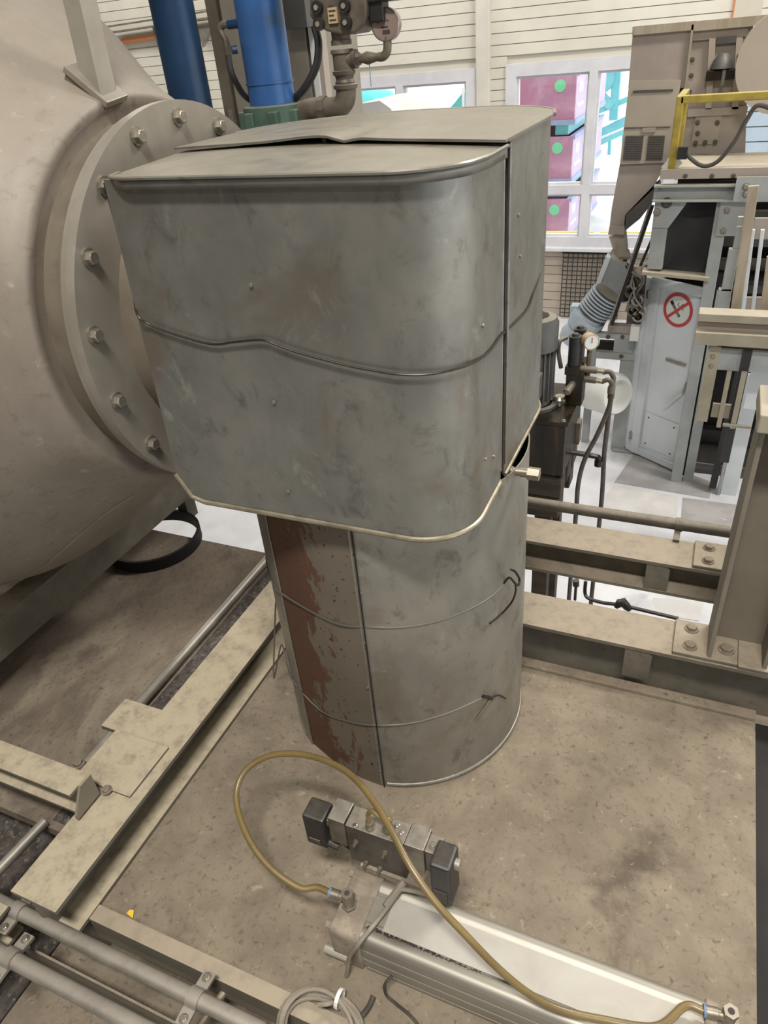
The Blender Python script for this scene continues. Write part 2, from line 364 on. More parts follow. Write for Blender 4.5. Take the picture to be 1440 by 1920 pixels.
wr = MB(); wr.box(9, 9.2, -8, YW, ZF, -1.2); wr.box(9, 9.2, -8, YW, 2.7, 5.6)
for y in (-8, -4.5, -1, 2.5, 6, 9): wr.box(9, 9.2, y, y+.2, -1.2, 2.7)  # unseen openings, carried low so they reflect in the box corner
wr.build('wall_right', 'hallwall', kind='structure', label='hall side wall with a band of windows', cat='wall')
# back wall: backing with two window openings, horizontal siding boards as its pieces
W1 = (-4.95, -2.83, -.55, 1.26); W2 = (-2.36, -.55, -.56, 1.27)
wb = MB()
def holed(b, x0, x1, y0, y1, z0, z1, holes):
    xs = sorted({x0, x1}|{h[0] for h in holes}|{h[1] for h in holes}); zs = sorted({z0, z1}|{h[2] for h in holes}|{h[3] for h in holes})
    for i in range(len(xs)-1):
        for k in range(len(zs)-1):
            cx, cz = (xs[i]+xs[i+1])/2, (zs[k]+zs[k+1])/2
            if not any(h[0] < cx < h[1] and h[2] < cz < h[3] for h in holes): b.box(xs[i], xs[i+1], y0, y1, zs[k], zs[k+1])
holed(wb, -11, 9, YW, YW+.18, ZF, 5.6, [W1, W2])
wall = wb.build('wall_back', 'wallback', kind='structure', label='cream siding wall with large windows at the far end', cat='wall')
rows = []
z = ZF
while z < 2.45: rows.append(z); z += .108
for z in rows:
    segs = []
    for (a, b) in ((-10.9, -7.05), (-7.0, -2.76), (-2.6, 3.2), (3.24, 8.9)):
        cur = [(a, b)]
        for Wn in (W1, W2):
            if z+.103 > Wn[2]-.05 and z < Wn[3]+.05:
                nx = []
                for (p, q) in cur:
                    if q <= Wn[0]-.06 or p >= Wn[1]+.06: nx.append((p, q)); continue
                    if p < Wn[0]-.06: nx.append((p, Wn[0]-.06))
                    if q > Wn[1]+.06: nx.append((Wn[1]+.06, q))
                cur = nx
        segs += cur
    for (p, q) in segs:
        if q-p > .03: MB().box(p, q, YW-.022, YW+.01, z, z+.101).build('siding_board', 'wall' if z > -.6 else 'lowwall', wall)
MB().box(-2.76, -2.6, YW-.09, YW, ZF, 5.6).build('trim_1', 'trim', kind='structure', label='cream vertical column trim between the windows', cat='trim', bevel=.01)
def window(n, Wn, mulls, trans, label):
    x0, x1, z0, z1 = Wn; t = thing('window_%d' % n, ((x0+x1)/2, YW+.05, z0), label, 'window', kind='structure')
    fr = MB(); holes = []
    xs = [x0+.06]+[c for m_ in mulls for c in (m_-.045, m_+.045)]+[x1-.06]
    zs = [z0+.06]+[c for m_ in trans for c in (m_-.05, m_+.05)]+[z1-.06]
    for i in range(0, len(xs), 2):
        for k in range(0, len(zs), 2): holes.append((xs[i], xs[i+1], zs[k], zs[k+1]))
    holed(fr, x0-.06, x1+.06, YW-.06, YW+.07, z0-.06, z1+.06, holes); fr.build('window_frame', 'frame', t)
    for h in holes:
        # inner sash bead and its pane
        sb = MB(); holed(sb, h[0], h[1], YW-.02, YW+.04, h[2], h[3], [(h[0]+.025, h[1]-.025, h[2]+.025, h[3]-.025)]); sb.build('sash', 'frame', t)
        MB().box(h[0]+.02, h[1]-.02, YW+.005, YW+.013, h[2]+.02, h[3]-.02).build('pane', 'glass', t)
    MB().box(x0-.1, x1+.1, YW-.13, YW+.02, z0-.1, z0-.055).build('window_sill', 'frame', t, bevel=.008)
    return t
window(1, W1, (-3.72,), (.1,), 'large white framed window left of the column trim')
window(2, W2, (-1.45,), (.03,), 'tall white framed window with crates stacked outside')
# siding seen bluish at the right end, built as made-up blue strips
sh = thing('bluish_siding_1', (.75, YW-.05, ZF), 'siding with a bluish light put into its colour, behind the beige machine', 'tinted_siding', kind='structure')
for k in range(17): MB().box(.02, 1.6, YW-.075, YW-.035, ZF+.02+k*.14, ZF+.15+k*.14).build('tinted_board', 'tinted_siding', sh)
for x in (.0, .42, 1.62): MB().box(x-.02, x+.02, YW-.1, YW-.03, ZF, ZF+2.42).build('guide', 'tinted_siding', sh)  # uprights of the made-up blue panel
# cable tray and orange pipe on the siding, upper left
ct = thing('cable_tray', at(250, 45, Y=YW-.1), 'thin grey cable tray along the upper left siding', 'cable tray')
a, b = at(205, 62, Y=YW-.1), at(470, 22, Y=YW-.1)
MB().bar(a, b, .1, .02).build('tray_rail', 'conduit', ct); MB().bar(a+Vector((0, 0, .07)), b+Vector((0, 0, .07)), .02, .02).build('tray_rail', 'conduit', ct)
for px in (285, 370):
    p = at(px, 50, Y=YW-.1); MB().prism([(0, 0), (.22, .0), (.02, -.22)], p, X1, Z1, (0, .05, 0)).build('bracket', 'conduit', ct)
a, b = at(230, 77, Y=YW-.06), at(470, 44, Y=YW-.06)
MB().tube([a, b], .03, 8).build('orange_pipe', 'orange', label='thin orange pipe line along the left siding', cat='pipe', smooth=True)
p0 = at(1383, 0, Y=YW-.05); MB().tube([p0+Vector((0, 0, .25)), p0, p0-Vector((0, 0, .6))], .03, 8).build('red_brown_pipe', 'orange', label='rusty upright pipe on the siding above the beige machine', cat='pipe', smooth=True)
# wire grille leaning on the low wall
g0, g1 = (-1.66, -.95), (-1.47, -.69)
gr = thing('wire_grille', (-1.3, YW-.1, ZF), 'dark wire mesh grille standing under the far window', 'grille')
for i in range(13):
    x = g0[0]+(g0[1]-g0[0])*i/12; MB().tube([(x, YW-.09, g1[0]), (x, YW-.06, g1[1])], .006, 5).build('wire', 'wire', gr)
for k in range(16):
    z = g1[0]+(g1[1]-g1[0])*k/15; y = YW-.098+.03*k/15; MB().tube([(g0[0], y, z), (g0[1], y, z)], .006, 5).build('wire', 'wire', gr)
MB().box(g0[0]-.02, g0[1]+.02, YW-.065, YW-.04, g1[1], g1[1]+.04).build('top_rail', 'wire', gr)
# outside: crates stacked in the yard
YC = 12.6
cx0, cx1 = at(900, 300, Y=YC).x, at(1072, 300, Y=YC).x
zt = [at(1010, y, Y=YC).z for y in (140, 243, 258, 350, 368, 470)]
tops = [(zt[1], zt[0]), (zt[3], zt[2]), (zt[3]-(zt[2]-zt[3])-.2, zt[3]-.2)]
for k, (za, zb) in enumerate(tops):
    lab = ('crimson yard crate on top of the stack outside the window', 'crimson yard crate in the middle of the outdoor stack', 'crimson yard crate at the foot of the stack outdoors')[k]
    t = thing('yard_crate', ((cx0+cx1)/2, YC+.9, za), lab, 'crate', 'crates stacked in the yard')
    hgt = zb-za
    MB().box(cx0, cx1, YC, YC+.06, za+hgt*.16, zb).build('front_panel', 'crate', t)
    MB().box(cx1-.06, cx1, YC+.06, YC+3.0, za+hgt*.16, zb).build('side_panel', 'crateside', t)
    MB().box(cx0, cx0+.06, YC+.06, YC+3.0, za+hgt*.16, zb).build('side_panel', 'crate', t)
    MB().box(cx0+.06, cx1-.06, YC+2.94, YC+3.0, za+hgt*.16, zb).build('back_panel', 'crate', t)
    MB().box(cx0-.02, cx1+.02, YC-.02, YC+3.02, za+.05, za+hgt*.16).build('base', 'cratebase', t)
    for fx in (cx0+.1, cx1-.3): MB().box(fx, fx+.2, YC+.1, YC+2.8, za-.1 if k < 2 else za-.0, za+.05).build('runner', 'turq', t)
    gx = at(1051, 155, Y=YC).x; MB().cyl((gx, YC+.001, zb-hgt*.22), (gx, YC-.012, zb-hgt*.22), .085, 20).build('round_mark', 'mark', t)
    for j, (yy_, zz, wy, wz) in enumerate(((.25, .62, .3, .18), (.2, .36, .5, .06), (.9, .7, .35, .2), (1.5, .45, .4, .12))):
        MB().box(cx1, cx1+.008, YC+yy_, YC+yy_+wy, za+hgt*zz, za+hgt*(zz)+wz*hgt).build('print', 'paper', t)
    MB().box(cx1-.01, cx1+.02, YC+.06, YC+3.0, zb-.05, zb+.01).build('rim', 'cratebase', t)
MB().bar(at(985, 441, Y=10.4), at(1112, 441, Y=10.4), .06, .1).build('yellow_barrier', 'yellow', label='low yellow barrier rail just outside the far window', cat='barrier')
bar2 = MB(); p = at(1050, 445, Y=10.4); bar2.box(p.x-.06, p.x+.06, 10.37, 10.43, ZF-.1, p.z); bar2.build('barrier_foot', 'yellow', bpy.data.objects['yellow_barrier'])
MB().bar(at(1125, 441, Y=10.4), at(1240, 441, Y=10.4), .06, .08).build('yellow_barrier', 'yellow', label='low yellow barrier rail outside the right lower pane', cat='barrier')
b2 = bpy.data.objects['yellow_barrier.001']; p = at(1180, 443, Y=10.4); MB().box(p.x-.06, p.x+.06, 10.37, 10.43, ZF-.1, p.z).build('barrier_foot', 'yellow', b2)
# turquoise loader frame outside
YT = 17.0
tq = thing('turquoise_loader', at(1150, 330, Y=YT)*1.0, 'turquoise yard machine with wheel and sloping rails', 'machine')
tq['_o'] = tuple(tq.location)
c = at(1128, 148, Y=YT); MB().lathe([(-.1, .1), (-.1, .26), (.1, .26), (.1, .1)], c, Y1, 20, close=True).build('wheel', 'turq', tq, smooth=True)
MB().bar(at(1158, 120, Y=YT), at(1150, 225, Y=YT), .16, .16).build('mast', 'turq', tq)
MB().bar(at(1122, 175, Y=YT), at(1148, 200, Y=YT), .2, .16).build('arm', 'turq', tq)
MB().bar(at(1118, 210, Y=YT), at(1192, 180, Y=YT), .1, .1).build('boom', 'turq', tq)
MB().bar(at(1115, 262, Y=YT), at(1192, 225, Y=YT), .1, .3).build('chassis', 'turq', tq)
MB().bar(at(1118, 262, Y=YT-.3), at(1190, 232, Y=YT-.3), .04, .04).build('rail', 'paper', tq)
for px in (1120, 1144, 1170): MB().bar(at(px, 240, Y=YT), at(px-2, 290, Y=YT), .06, .06).build('leg', 'turq', tq)
MB().bar(at(1092, 300, Y=YT-1), at(1096, 345, Y=YT-1), .25, .25).build('counterweight', 'turq', tq)
# tarpaulin outside the left window
tp = MB(); nx = 14
A, B = at(768, 186, Y=12.0), at(868, 172, Y=12.0)
gridp = []
for j in range(4):
    for i in range(nx+1):
        u = i/nx; sag = -.34*math.sin(math.pi*u)*(.8+.25*j)
        gridp.append(A.lerp(B, u)+Vector((0, j*.25, sag-.02*j)))
tp.add(gridp, [(j*(nx+1)+i, j*(nx+1)+i+1, (j+1)*(nx+1)+i+1, (j+1)*(nx+1)+i) for j in range(3) for i in range(nx)])
o = tp.build('tarpaulin', 'tarp', smooth=True, label='turquoise tarpaulin sagging outside the left window', cat='tarpaulin'); sm = o.modifiers.new('thick', 'SOLIDIFY'); sm.thickness = .02
for k_, q in enumerate((A, B)): MB().cyl((q.x, 12.0, ZF-.1), (q.x, 12.0, q.z+.05), .02, 8).build('pole', 'paper', o)
p = at(692, 190, Y=12.4); MB().lathe([(ZF-.1-p.z+.1, .78), (-.5, .75), (.0, .62), (.22, .38), (.33, .0)], p-Vector((0, 0, .1)), Z1, 24).build('tarpaulin_heap', 'tarp', smooth=True, label='turquoise covered heap outside the left window', cat='heap')
# pale extraction hood inside, behind the lagged box
YH = 5.4
t = thing('extraction_hood', at(690, 240, Y=YH), 'pale sheet metal hood peeking over the lagged box', 'hood')
pl = [at(a, b, Y=YH) for a, b in ((612, 228), (640, 212), (665, 196), (712, 189), (732, 203), (748, 228), (750, 300), (612, 300))]
MB().prism([(q.x-pl[0].x, q.z-pl[0].z) for q in pl], pl[0], X1, Z1, (0, .8, 0)).build('canopy', 'white', t)
q = at(700, 300, Y=YH+.4); MB().cyl((q.x, YH+.4, ZF), (q.x, YH+.4, q.z), .09, 16).build('stand', 'conduit', t)

# ================================================================ THE PLATFORM
pd = MB().box(-1.2, .315, .49, 1.60, -.03, 0).build('deck_plate', 'deck', label='large brown dusty deck plate around the lagged column', cat='deck plate')
MB().box(-3.2, -1.2, .62, 1.86, -.045, -.012).build('deck_plate', 'deck2', label='dust covered deck plate under the big vessel', cat='deck plate')
# spill of gravelly dirt along the beam
gv = MB(); random.seed(3); gx0, gx1 = -1.385, -1.235; n = 60
vv = []
for i in range(n+1):
    for j in range(9):
        y = .64+(1.84-.64)*i/n; x = gx0+(gx1-gx0)*j/8
        zz = -.012+(.012+.012*random.random())*math.sin(math.pi*j/8)**.5*(1 if 0 < i < n else 0)
        vv.append((x, y, zz))
gv.add(vv, [(i*9+j, i*9+j+1, (i+1)*9+j+1, (i+1)*9+j) for i in range(n) for j in range(8)])
gv.build('dirt_spill', 'gravel', smooth=True, label='coarse dark dirt lying between conduit and long beam', cat='dirt', kind='stuff')
# rim bead where the deck plate meets the far beam
MB().box(-1.08, .315, 1.565, 1.598, 0, .014).build('weld_strip', 'deck', pd, bevel=.003)
# dark gutter along the right edge
MB().box(.318, .46, .40, 1.59, -.16, -.03).build('gutter', 'dark', label='dark gutter strip along the right deck edge', cat='gutter')
# lower trays in the bottom left
MB().box(-1.235, -.2, .05, .75, -.20, -.17).build('tray_plate', 'deck', label='lower dusty tray plate beneath the conduits', cat='tray plate')
MB().box(-3.2, -1.24, .05, .95, -.2, -.17).build('tray_plate', 'gravel', label='lower tray plate full of coarse dirt, far left corner', cat='tray plate')
# long I-beam running away from the camera
lb = thing('long_i_beam', (-1.157, 1.1, -.0), 'long pale dusty I-beam running away along the vessel', 'beam')
MB().prism(i_profile(.135, .13, .012, .01), (-1.157, .415, .0), X1, Z1, (0, 1.9, 0)).build('beam_body', 'beamp', lb)
pA = at(215, 1452, Z=.135)
MB().box(-1.36, -1.16, .86, .965, .112, .128).build('splice_plate', 'beamp', lb, bevel=.003)
MB().box(-1.30, -1.12, .70, .86, .13, .138).build('splice_plate', 'beamp', lb, bevel=.003)
bolt(lb, at(147, 1433, Z=.128), Z1, .012, .012, 'dustbolt'); bolt(lb, at(180, 1440, Z=.128), Z1, .009, .008, 'dustbolt'); bolt(lb, at(200, 1482, Z=.138), Z1, .010, .01, 'dustbolt')
# lower cross beam end under the conduits (bottom left)
MB().prism(i_profile(.12, .1, .01, .01), (-1.3, .12, -.02), X1, Z1, (0, .28, 0)).build('beam_stub', 'beamp', label='short dusty beam stub below the clamped conduits', cat='beam')
# channel lying across to the left
cz = .215
f1, f2 = at(130, 1492, Z=cz), at(157, 1447, Z=cz)
cy0, cy1, cx_ = f1.y, f2.y, f1.x
cc = thing('channel_beam', (cx_-.5, (cy0+cy1)/2, .138), 'dusty C-channel with open end lying left on the long beam', 'beam')
wd_, hh_ = cy1-cy0, cz-.138
prof = [(0, 0), (wd_, 0), (wd_, .008), (.01, .008), (.01, hh_-.008), (wd_, hh_-.008), (wd_, hh_), (0, hh_)]
MB().prism([(-a, b) for a, b in prof], (cx_, cy1, .138), Y1, Z1, (-1.3, 0, 0)).build('channel_body', 'beamp', cc)
MB().prism([(0, 0), (-wd_-.012, 0), (-wd_-.012, .012), (-wd_*.55, hh_), (0, hh_)], (cx_, cy1, .138), Y1, Z1, (.007, 0, 0)).build('end_gusset', 'postm', cc)
# thin rods and conduit
cdt = thing('conduit_pipe', (-1.405, 1.4, 0), 'slim grey conduit lying parallel to the long beam', 'pipe')
MB().tube([(-1.402, .80, .012), (-1.400, 1.5, .014), (-1.398, 1.86, .016)], .017, 12).build('tube', 'conduit', cdt, smooth=True)
rd = thing('steel_rod', (-1.40, .5, -.05), 'short grey rod end poking out at the left edge', 'rod')
a, b = at(85, 1540, Z=.0), at(-60, 1692, Z=-.02)
MB().tube([a, b], .014, 12).build('tube', 'conduit', rd, smooth=True)
# angle iron along the near deck edge
an = thing('edge_angle', (-.7, .48, 0), 'angle iron edging the near side of the deck', 'angle iron')
MB().prism([(0, 0), (.035, 0), (.035, -.006), (.006, -.006), (.006, -.085), (0, -.085)], (-1.087, .465, .012), Y1, Z1, (.85, 0, 0)).build('angle_body', 'postm', an)
q = at(430, 1850, Z=-.06); MB().tube([(q.x, .47, -.05), (q.x-.03, .36, -.07)], .008, 8).build('tie_rod', 'postm', an, smooth=True)
# two clamped conduits, bottom left
def saddle(par, c, r, name='pipe_clamp'):
    """two-eared saddle clamp over a pipe that runs along X"""
    pl = []
    for k in range(13):
        t = math.pi*k/12; pl.append((math.cos(t)*(r+.005), math.sin(t)*(r+.005)))
    outer = [(r+.036, -.004), (r+.036, .004)]+[(r+.008, .006)]+[(a*1.0, b) for a, b in pl[1:-1]]+[(-r-.008, .006), (-r-.036, .004), (-r-.036, -.004)]
    inner = [(-math.cos(math.pi*k/12)*r, math.sin(math.pi*k/12)*r*.98-.002) for k in range(13)]
    cl = MB().prism(outer+inner, Vector(c)-Vector((.014, 0, 0)), Y1, Z1, (.028, 0, 0)).build(name, 'conduit', par, smooth=True)
    for s in (-1, 1): bolt(cl, Vector(c)+Vector((0, s*(r+.024), .004)), Z1, .007, .007, 'bolt', 'clamp_bolt')
zc = .045
def conduit(name, a, b, r, label, clamps, coupl):
    t = thing(name, (a+b)/2, label, 'pipe', 'clamped conduits at the platform edge')
    d = (b-a).normalized()
    MB().tube([a, b], r, 16).build('tube', 'conduit', t, smooth=True)
    for px, py in clamps:
        c = at(px, py, Z=zc); s = max(0, min((b-a).length, (c-a).dot(d))); saddle(t, a+d*s+Vector((0, 0, 0)), r)
    for px, py, ln in coupl:
        c = at(px, py, Z=zc); s = (c-a).dot(d); cp = MB().tube([a+d*(s-ln), a+d*(s-ln), a+d*(s-ln*.8), a+d*(s+ln*.8), a+d*(s+ln)], [r*.9, r*1.25, r*1.32, r*1.32, r*1.2], 14).build('coupling', 'conduit', t, smooth=True)
yc1 = at(200, 1790, Z=zc).y
conduit('clamped_conduit', Vector((-1.75, yc1, zc)), Vector((at(448, 1908, Z=zc).x+.06, yc1, zc)), .0165, 'upper grey conduit with two saddle clamps, bottom left', [(42, 1702), (368, 1872)], [(445, 1912, .02)])
yc2 = at(120, 1850, Z=zc).y
conduit('clamped_conduit', Vector((-1.75, yc2, zc)), Vector((-.35, yc2, zc)), .0175, 'lower grey conduit cut off by the bottom left corner', [(20, 1800)], [(6, 1790, .014)])
# support strips under the conduits
MB().box(-1.22, -.45, .37, .375, -.17, -.02).build('back_plate', 'beam', label='dusty upright plate strip behind the lower conduit', cat='plate')
# cross beams on the right
def cross_beam(y, zt_, label, stiff, plate, hb=.13):
    t = thing('cross_i_beam', (0, y, 0), label, 'beam', 'cross beams behind the deck')
    MB().prism(i_profile(.15, hb, .012, .01), (-1.05 if y < 1.9 else -1.45, y, zt_-hb), Y1, Z1, (2.6, 0, 0)).build('beam_body', 'beam', t)
    MB().prism([(-.04, -.125), (.035, -.125), (.035, -.03), (.022, -.012), (-.04, -.012)], (stiff, y-.072, zt_), X1, Z1, (0, .008, 0)).build('stiffener_plate', 'beam', t)
    MB().box(plate, plate+.17, y-.07, y+.075, zt_, zt_+.012).build('splice_plate', 'beam', t, bevel=.003)
    for yy_ in (y-.035, y+.04): bolt(t, (plate+.045, yy_, zt_+.012), Z1, .014, .012, 'dustbolt')
    return t
cb2 = cross_beam(1.695, .13, 'nearer dusty cross I-beam carrying the bolted post', -.01, .075, .24)
cb1 = cross_beam(2.12, .13, 'farther dusty cross I-beam in front of the handrail pipe', .005, .105)
pp = thing('rail_pipe', (-.2, 2.25, .15), 'dark dusty pipe resting beyond the far cross beam', 'pipe')
MB().tube([(-1.4, 2.255, .155), (.8, 2.255, .155)], .021, 14).build('tube', 'pipedk', pp, smooth=True)
MB().tube([(.035, 2.255, .155), (.06, 2.255, .155)], .025, 14).build('collar', 'pipedk', pp, smooth=True)
MB().box(.035, .055, 2.18, 2.262, .06, .14).build('bracket', 'pipedk', pp)
# post bolted on the near cross beam
ps = thing('steel_post', (.25, 1.70, .142), 'grey steel H-post bolted at the right edge', 'post')
for x in (.165, .305): MB().box(x, x+.012, 1.632, 1.768, .142, .86).build('post_flange', 'postm', ps, bevel=.002)
MB().box(.177, .305, 1.728, 1.738, .142, .86).build('post_web', 'postm', ps)
MB().box(.05+.195, .55, 1.62, 1.772, .13, .142).build('base_plate', 'beam', ps, bevel=.003)
bolt(ps, (.215, 1.675, .142), Z1, .016, .013, 'dustbolt'); 
MB().box(.155, .40, 1.60, 1.77, .86, .905).build('cap_block', 'steelb', ps, bevel=.004)
MB().box(.19, .40, 1.70, 1.80, .93, .97).build('ledge_angle', 'steelb', label='pale dusty ledge angle just above the post', cat='angle iron')
# black cable with connectors between the beams
bc = thing('black_cable', at(1100, 1110, Y=1.86), 'thin black cable with connector between the cross beams', 'cable')
MB().tube(smooth_path([at(1098, 1090, Y=1.90), at(1097, 1112, Y=1.89), at(1104, 1122, Y=1.88), at(1130, 1130, Y=1.87), at(1170, 1136, Y=1.86), at(1272, 1160, Y=1.84)], 6), .006, 8).build('cord', 'plug', bc, smooth=True)
q = at(1168, 1135, Y=1.855); MB().tube([q-Vector((.02, 0, .012)), q-Vector((.012, 0, -.006)), q+Vector((.0, 0, .012)), q+Vector((.014, 0, -.004)), q+Vector((.022, 0, -.014))], [.008, .014, .016, .013, .008], 10).build('connector', 'plug', bc, smooth=True)
dc = thing('drop_cable', at(1080, 1105, Y=1.92), 'short black drop cable hanging from the far beam', 'cable')
MB().tube([at(1080, 1096, Y=1.93), at(1078, 1125, Y=1.92)], .005, 8).build('cord', 'plug', dc, smooth=True)
MB().tube([at(1080, 1088, Y=1.93), at(1080, 1098, Y=1.93)], .011, 8).build('gland', 'plug', dc, smooth=True)
# platform legs (carry the deck)
for k, (x, y, l) in enumerate(((-1.157, 2.2, 'under the far end of the long beam'), (.28, 2.12, 'under the far cross beam'), (.28, .55, 'under the near right deck corner'), (-1.157, .5, 'under the near end of the long beam'))):
    MB().box(x-.05, x+.05, y-.05, y+.05, ZF, -.03 if y < 1 else 0).build('platform_leg', 'postm', label='square steel platform leg '+l, cat='leg')

# ================================================================ LAGGED BOX AND COLUMN
def on_loop(px, py, loop, off=.0):
    """where the sight line first meets an upright sheet given by its plan path; off = stand-off towards the viewer"""
    v = FW + RT*((px-720)/FPX) + DN*((py-960)/FPX); best = None
    for (x0, y0), (x1, y1) in zip(loop[:-1], loop[1:]):
        ex, ey = x1-x0, y1-y0; den = v.x*ey-v.y*ex
        if abs(den) < 1e-9: continue
        t = (x0*ey-y0*ex)/den; s = (v.y*x0-v.x*y0)/(-den) if abs(den) > 0 else 0
        hx, hy = v.x*t, v.y*t
        s = ((hx-x0)*ex+(hy-y0)*ey)/(ex*ex+ey*ey)
        if t > 0 and -.02 <= s <= 1.02 and (best is None or t < best): best = t
    if best is None: return None
    p = CAM+v*best
    return p-Vector((v.x, v.y, 0)).normalized()*off
HZ0, HZ1 = .865, 1.497
front_loop = rect_loop([(-.968, 1.0, 0), (-.33, 1.0, .115), (-.33, 1.246, 0)], 14)
# drop closing corner artefacts: path is open
front_loop = [(-.968+.03*i, 1.0) for i in range(0, 16)]+[p for p in front_loop if p[0] > -.46]
rear_loop = [p for p in rect_loop([(-.327, 1.262, 0), (-.327, 1.735, .17), (-1.02, 1.735, .0)], 14)]
hood = thing('lagging_box', (-.65, 1.36, HZ0), 'big dented zinc sheet lagging box wired onto the round column', 'lagging box')
z0s = []
for (x, y) in front_loop:
    d = x+.968
    z0s.append(HZ0+(.06-math.sqrt(max(0, .06**2-(.06-d)**2)) if d < .06 else 0))
fb_ = MB().wall(front_loop, z0s, HZ1, .004)
for p in fb_.v:
    if p.x < -.96: p.x += .022*(p.z-HZ0)/(HZ1-HZ0)
o = fb_.build('front_sheet', 'hood', hood, smooth=True, label='grey front sheet with rounded corner')
o = MB().wall(rear_loop, .872, HZ1+.004, .004).build('rear_sheet', 'hood', hood, smooth=True)
# rolled bottom edge
path = [Vector((x, y-.001, zz)) for (x, y), zz in zip(front_loop, z0s)]
MB().tube(path, .0055, 8).build('rolled_edge', 'bead', hood, smooth=True, label='bright rolled bottom edge')
MB().tube([Vector((x+.002, y, .873)) for x, y in rear_loop if x > -.6], .0045, 8).build('rolled_edge', 'bead', hood, smooth=True)
# rolled seam edges at the right hand gap
MB().tube([(-.331, 1.247, .89), (-.331, 1.246, 1.495)], .003, 6).build('seam_edge', 'hood', hood, smooth=True)
MB().tube([(-.325, 1.262, .90), (-.325, 1.261, 1.2), (-.324, 1.259, 1.5)], .0035, 6).build('seam_edge', 'hood', hood, smooth=True)
# black core added inside so the gaps read dark; it also blocks light
core = [(-.96, 1.012), (-.40, 1.012), (-.345, 1.08), (-.345, 1.62), (-.45, 1.72), (-.96, 1.72)]
MB().prism(core, (0, 0, .875), X1, Y1, (0, 0, .615)).build('gap_shade_core', 'black', hood)
# lids: front and rear, gently domed, with a lifted and kinked edge along the slit
def lid(name, loop_pts, zf, th=.004):
    b = MB(); nx, ny = 40, 10; top = []
    for j in range(ny+1):
        for i in range(nx+1):
            x, y, zz = zf(i/nx, j/ny); top.append(Vector((x, y, zz)))
    nn = len(top); b.add(top+[p-Vector((0, 0, th)) for p in top], [])
    W_ = nx+1
    for j in range(ny):
        for i in range(nx):
            a = j*W_+i; b.f.append((a, a+1, a+W_+1, a+W_)); b.f.append((nn+a+W_, nn+a+W_+1, nn+a+1, nn+a))
    ring = [i for i in range(W_)]+[j*W_+nx for j in range(1, ny+1)]+[ny*W_+i for i in range(nx-1, -1, -1)]+[j*W_ for j in range(ny-1, 0, -1)]
    for k in range(len(ring)):
        a, c = ring[k], ring[(k+1) % len(ring)]; b.f.append((c, a, nn+a, nn+c))
    return b.build(name, 'hood', hood, smooth=True)
def zf_front(u, v):
    xl = -.950-.055*v; xr = -.318
    y0 = .988; y1 = 1.235+.075*(1-u)
    x = xl+(xr-xl)*u
    # rounded right front corner
    r = .125; dx = x-(xr-r); yf = y0+(r-math.sqrt(max(0, r*r-dx*dx)) if dx > 0 else 0)
    dl = (xl+.06)-x
    if dl > 0: yf += .06-math.sqrt(max(0, .06**2-dl*dl))
    y = yf+(y1-yf)*v
    return x, y, 1.5+.010*math.sin(math.pi*u)*v
SLX = at(605, 262, Z=1.515).x
def zf_rear(u, v):
    xr = -.316; y0 = 1.20+.075*(1-u); y1 = 1.75
    rl = .34; cyl_ = y1-rl                      # big rounding at the back left corner
    xl0 = -1.005
    x = xl0+(xr-xl0)*u
    r = .19; dx = x-(xr-r); yb = y1-(r-math.sqrt(max(0, r*r-dx*dx)) if dx > 0 else 0)
    dl = (xl0+rl)-x
    if dl > 0: yb = min(yb, y1-(rl-math.sqrt(max(0, rl*rl-dl*dl)))*.75)
    y = y0+(yb-y0)*v
    e = (1-v)**4
    lift = e*(.007*math.exp(-((x-SLX)/.09)**2)-.007*math.exp(-((x-SLX-.05)/.022)**2))
    return x, y, 1.510+.012*math.sin(math.pi*u)*math.sin(math.pi*(v*.7+.2))+lift
lid('front_lid', None, zf_front); lid('rear_lid', None, zf_rear)
rim = [Vector(zf_front(i/60, 0))-Vector((0, .001, .008)) for i in range(61)]+[Vector(zf_front(1, j/6))-Vector((-.001, 0, .008)) for j in range(1, 6)]
b = MB()
for p in rim: b.v += [p+Vector((0, 0, .010)), p-Vector((0, 0, .009))]
b.f = [(2*i, 2*i+2, 2*i+3, 2*i+1) for i in range(len(rim)-1)]
o = b.build('lid_rim', 'hood', hood, smooth=True); sm = o.modifiers.new('thick', 'SOLIDIFY'); sm.thickness = .003
MB().tube([p+Vector((0, -.002, .008)) for p in rim], .0032, 6).build('lid_edge', 'hood', hood, smooth=True)
rb = [Vector(zf_rear(i/40, 1))-Vector((0, 0, .002)) for i in range(41)]
MB().tube(rb, .004, 6).build('lid_edge', 'hood', hood, smooth=True)
q = Vector((SLX, 1.262, 1.512)); MB().tube([q+Vector((0, .0, -.008)), q+Vector((0, -.004, .004))], .004, 8).build('rivet', 'bolt', hood, smooth=True)
for px, py in ((471, 534), (514, 753), (541, 920), (905, 610), (910, 860), (975, 480), (972, 403), (925, 855)):
    lp = front_loop if px < 940 else rear_loop
    p = on_loop(px, py, lp, .001); nrm = Vector((0, -1, 0)) if px < 850 else Vector((1, 0, 0))
    bolt(hood, p, nrm, .0035, .003, 'bolt', 'rivet', False, 12)
